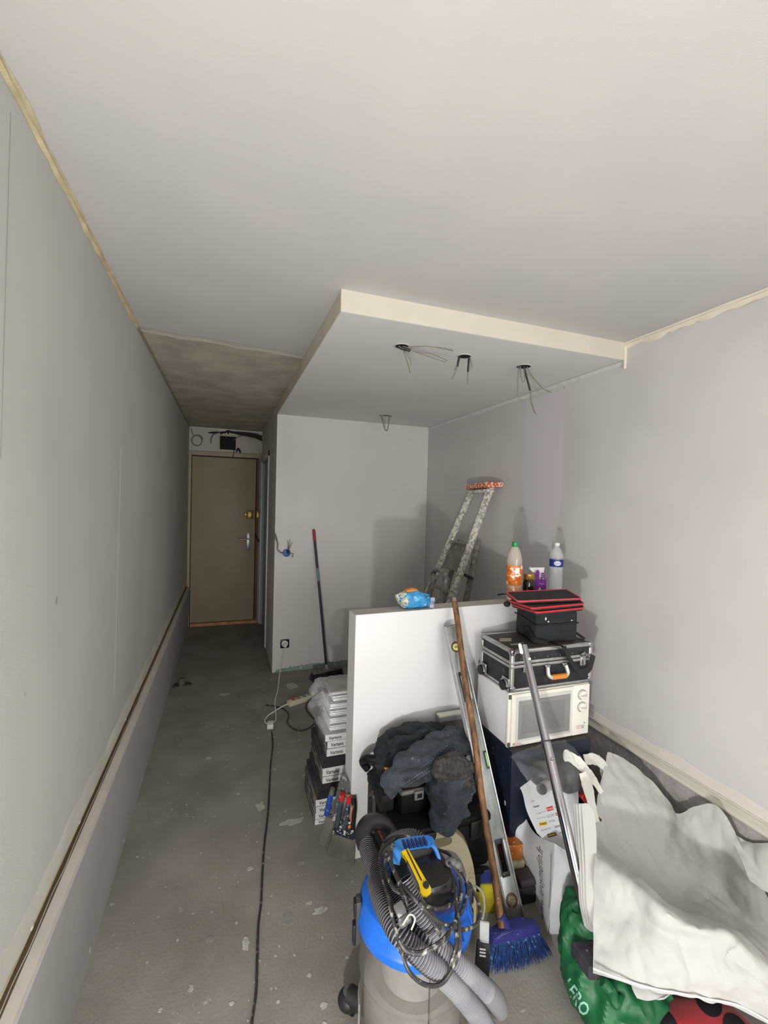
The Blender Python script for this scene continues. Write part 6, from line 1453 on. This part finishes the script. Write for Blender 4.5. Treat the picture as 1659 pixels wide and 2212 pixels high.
# ---- green bag
t = Thing('green_bag', 'crumpled green plastic bag on the floor in front of the sheet', 'bag', (1.27, 1.06, 0))
gr = mat('bag_green', (28, 98, 58), .5, rgb2=(18, 82, 48), vs=9, spec=.5, spots=((90, 160, 124), 46, .68, .76))
gz = [(0.002, 1.245, 1.03, .16, .18), (.05, 1.25, 1.03, .185, .20), (.10, 1.235, 1.06, .165, .18), (.16, 1.215, 1.10, .135, .14), (.215, 1.20, 1.15, .095, .095), (.255, 1.195, 1.19, .055, .05), (.268, 1.195, 1.19, .012, .012)]
bm = BM(); loft(bm, [[V((cx_ + rx * math.cos(a), cy_ + ry * math.sin(a), z_)) for a in [2 * math.pi * j / 14 for j in range(14)]] for z_, cx_, cy_, rx, ry in gz], 14, 8)
folds(bm, .010, (12, 12, 3), 17); folds(bm, .006, (26, 26, 8), 3); crumple(bm, .004, 24, 3)
for v in bm.verts: v.co.z = max(v.co.z, .002)
gt = BVHTree.FromBMesh(bm); t.part('bag_body', bm, gr)
a_, b_ = AY(1214, 2126, 1.03), AY(1264, 2204, .98); r_ = b_ - a_; vd = ((a_ + b_) / 2 - EYEV).normalized()
up_ = (-vd).cross(r_); 
lettering('LERO', xf(a_ - vd * .05, r_, up_), r_.length * .95, mat('ink_mint', (140, 196, 176), .5), t, height=.034, drape=(gt, vd, .002), bold=.02)
bm = BM(); tube(bm, [AY(1300, 2120, 1.0), AY(1320, 2140, .985), AY(1330, 2170, .96), AY(1345, 2150, .97)], [.012, .018, .012, .006], 10, n=5); crumple(bm, .004, 30, 2); t.part('knot', bm, gr)
# ---- black box on the green bag
bc = AZ(1272, 2124, .185)
t = Thing('black_box', 'small dusty black box half hidden under the sheet corner', 'box', bc)
bm = BM(); boxc(bm, V((bc.x, bc.y, 0)), V((.11, -.03, 0)), V((.005, .085, 0)), .19, .235, .006); t.part('box_body', bm, mat('box_dusty', (62, 60, 66), .55, rgb2=(44, 42, 48), vs=30, spots=((120, 118, 122), 40, .64, .72)))
# ---- white cloth end and red spotted cushion
t = Thing('red_cushion', 'red cloth with large black spots under the sheet at bottom', 'cushion', (1.36, .86, 0))
bm = BM(); blob(bm, (1.34, .84, .078), (.165, .13, .085), 40, 24, 2.3); crumple(bm, .006, 10, 4); ct_ = BVHTree.FromBMesh(bm); t.part('cushion_body', bm, mat('cushion_red', (176, 30, 40), .8, rgb2=(156, 24, 34), vs=18, sheen=.2))
for (x, y, r_) in ((1530, 2160, .034), (1440, 2212, .028), (1590, 2222, .03)):
    c = AY(x, y, .85); vd = (c - EYEV).normalized(); bm = BM(); s1_ = vd.orthogonal().normalized(); s2_ = vd.cross(s1_)
    c = c - vd * .1; cv_ = bm.verts.new(c); rg = [[bm.verts.new(c + (s1_ * math.cos(a) + s2_ * math.sin(a)) * r_ * k / 4) for a in [2 * math.pi * j / 20 for j in range(20)]] for k in (1, 2, 3, 4)]
    for j in range(20):
        bm.faces.new((cv_, rg[0][j], rg[0][(j + 1) % 20]))
        for k in range(3): bm.faces.new((rg[k][j], rg[k + 1][j], rg[k + 1][(j + 1) % 20], rg[k][(j + 1) % 20]))
    lay_on(bm, ct_, vd, .002); t.part('black_spot', bm, mat('spot_black', (34, 26, 32), .85))
t = Thing('white_cloth', 'rounded end of a white cloth hanging under the sheet hem', 'cloth', AY(1400, 2155, .93))
G = [[AY(1365, 2120, .96), AY(1400, 2130, .95), AY(1450, 2140, .93)], [AY(1368, 2140, .95), AY(1400, 2148, .94), AY(1445, 2148, .92)], [AY(1376, 2156, .945), AY(1402, 2162, .935), AY(1432, 2154, .92)]]
bm = BM(); grid(bm, up_grid(G, 8, 8)); crumple(bm, .003, 14, 2); thicken(bm, .004); t.part('fold', bm, cloth)
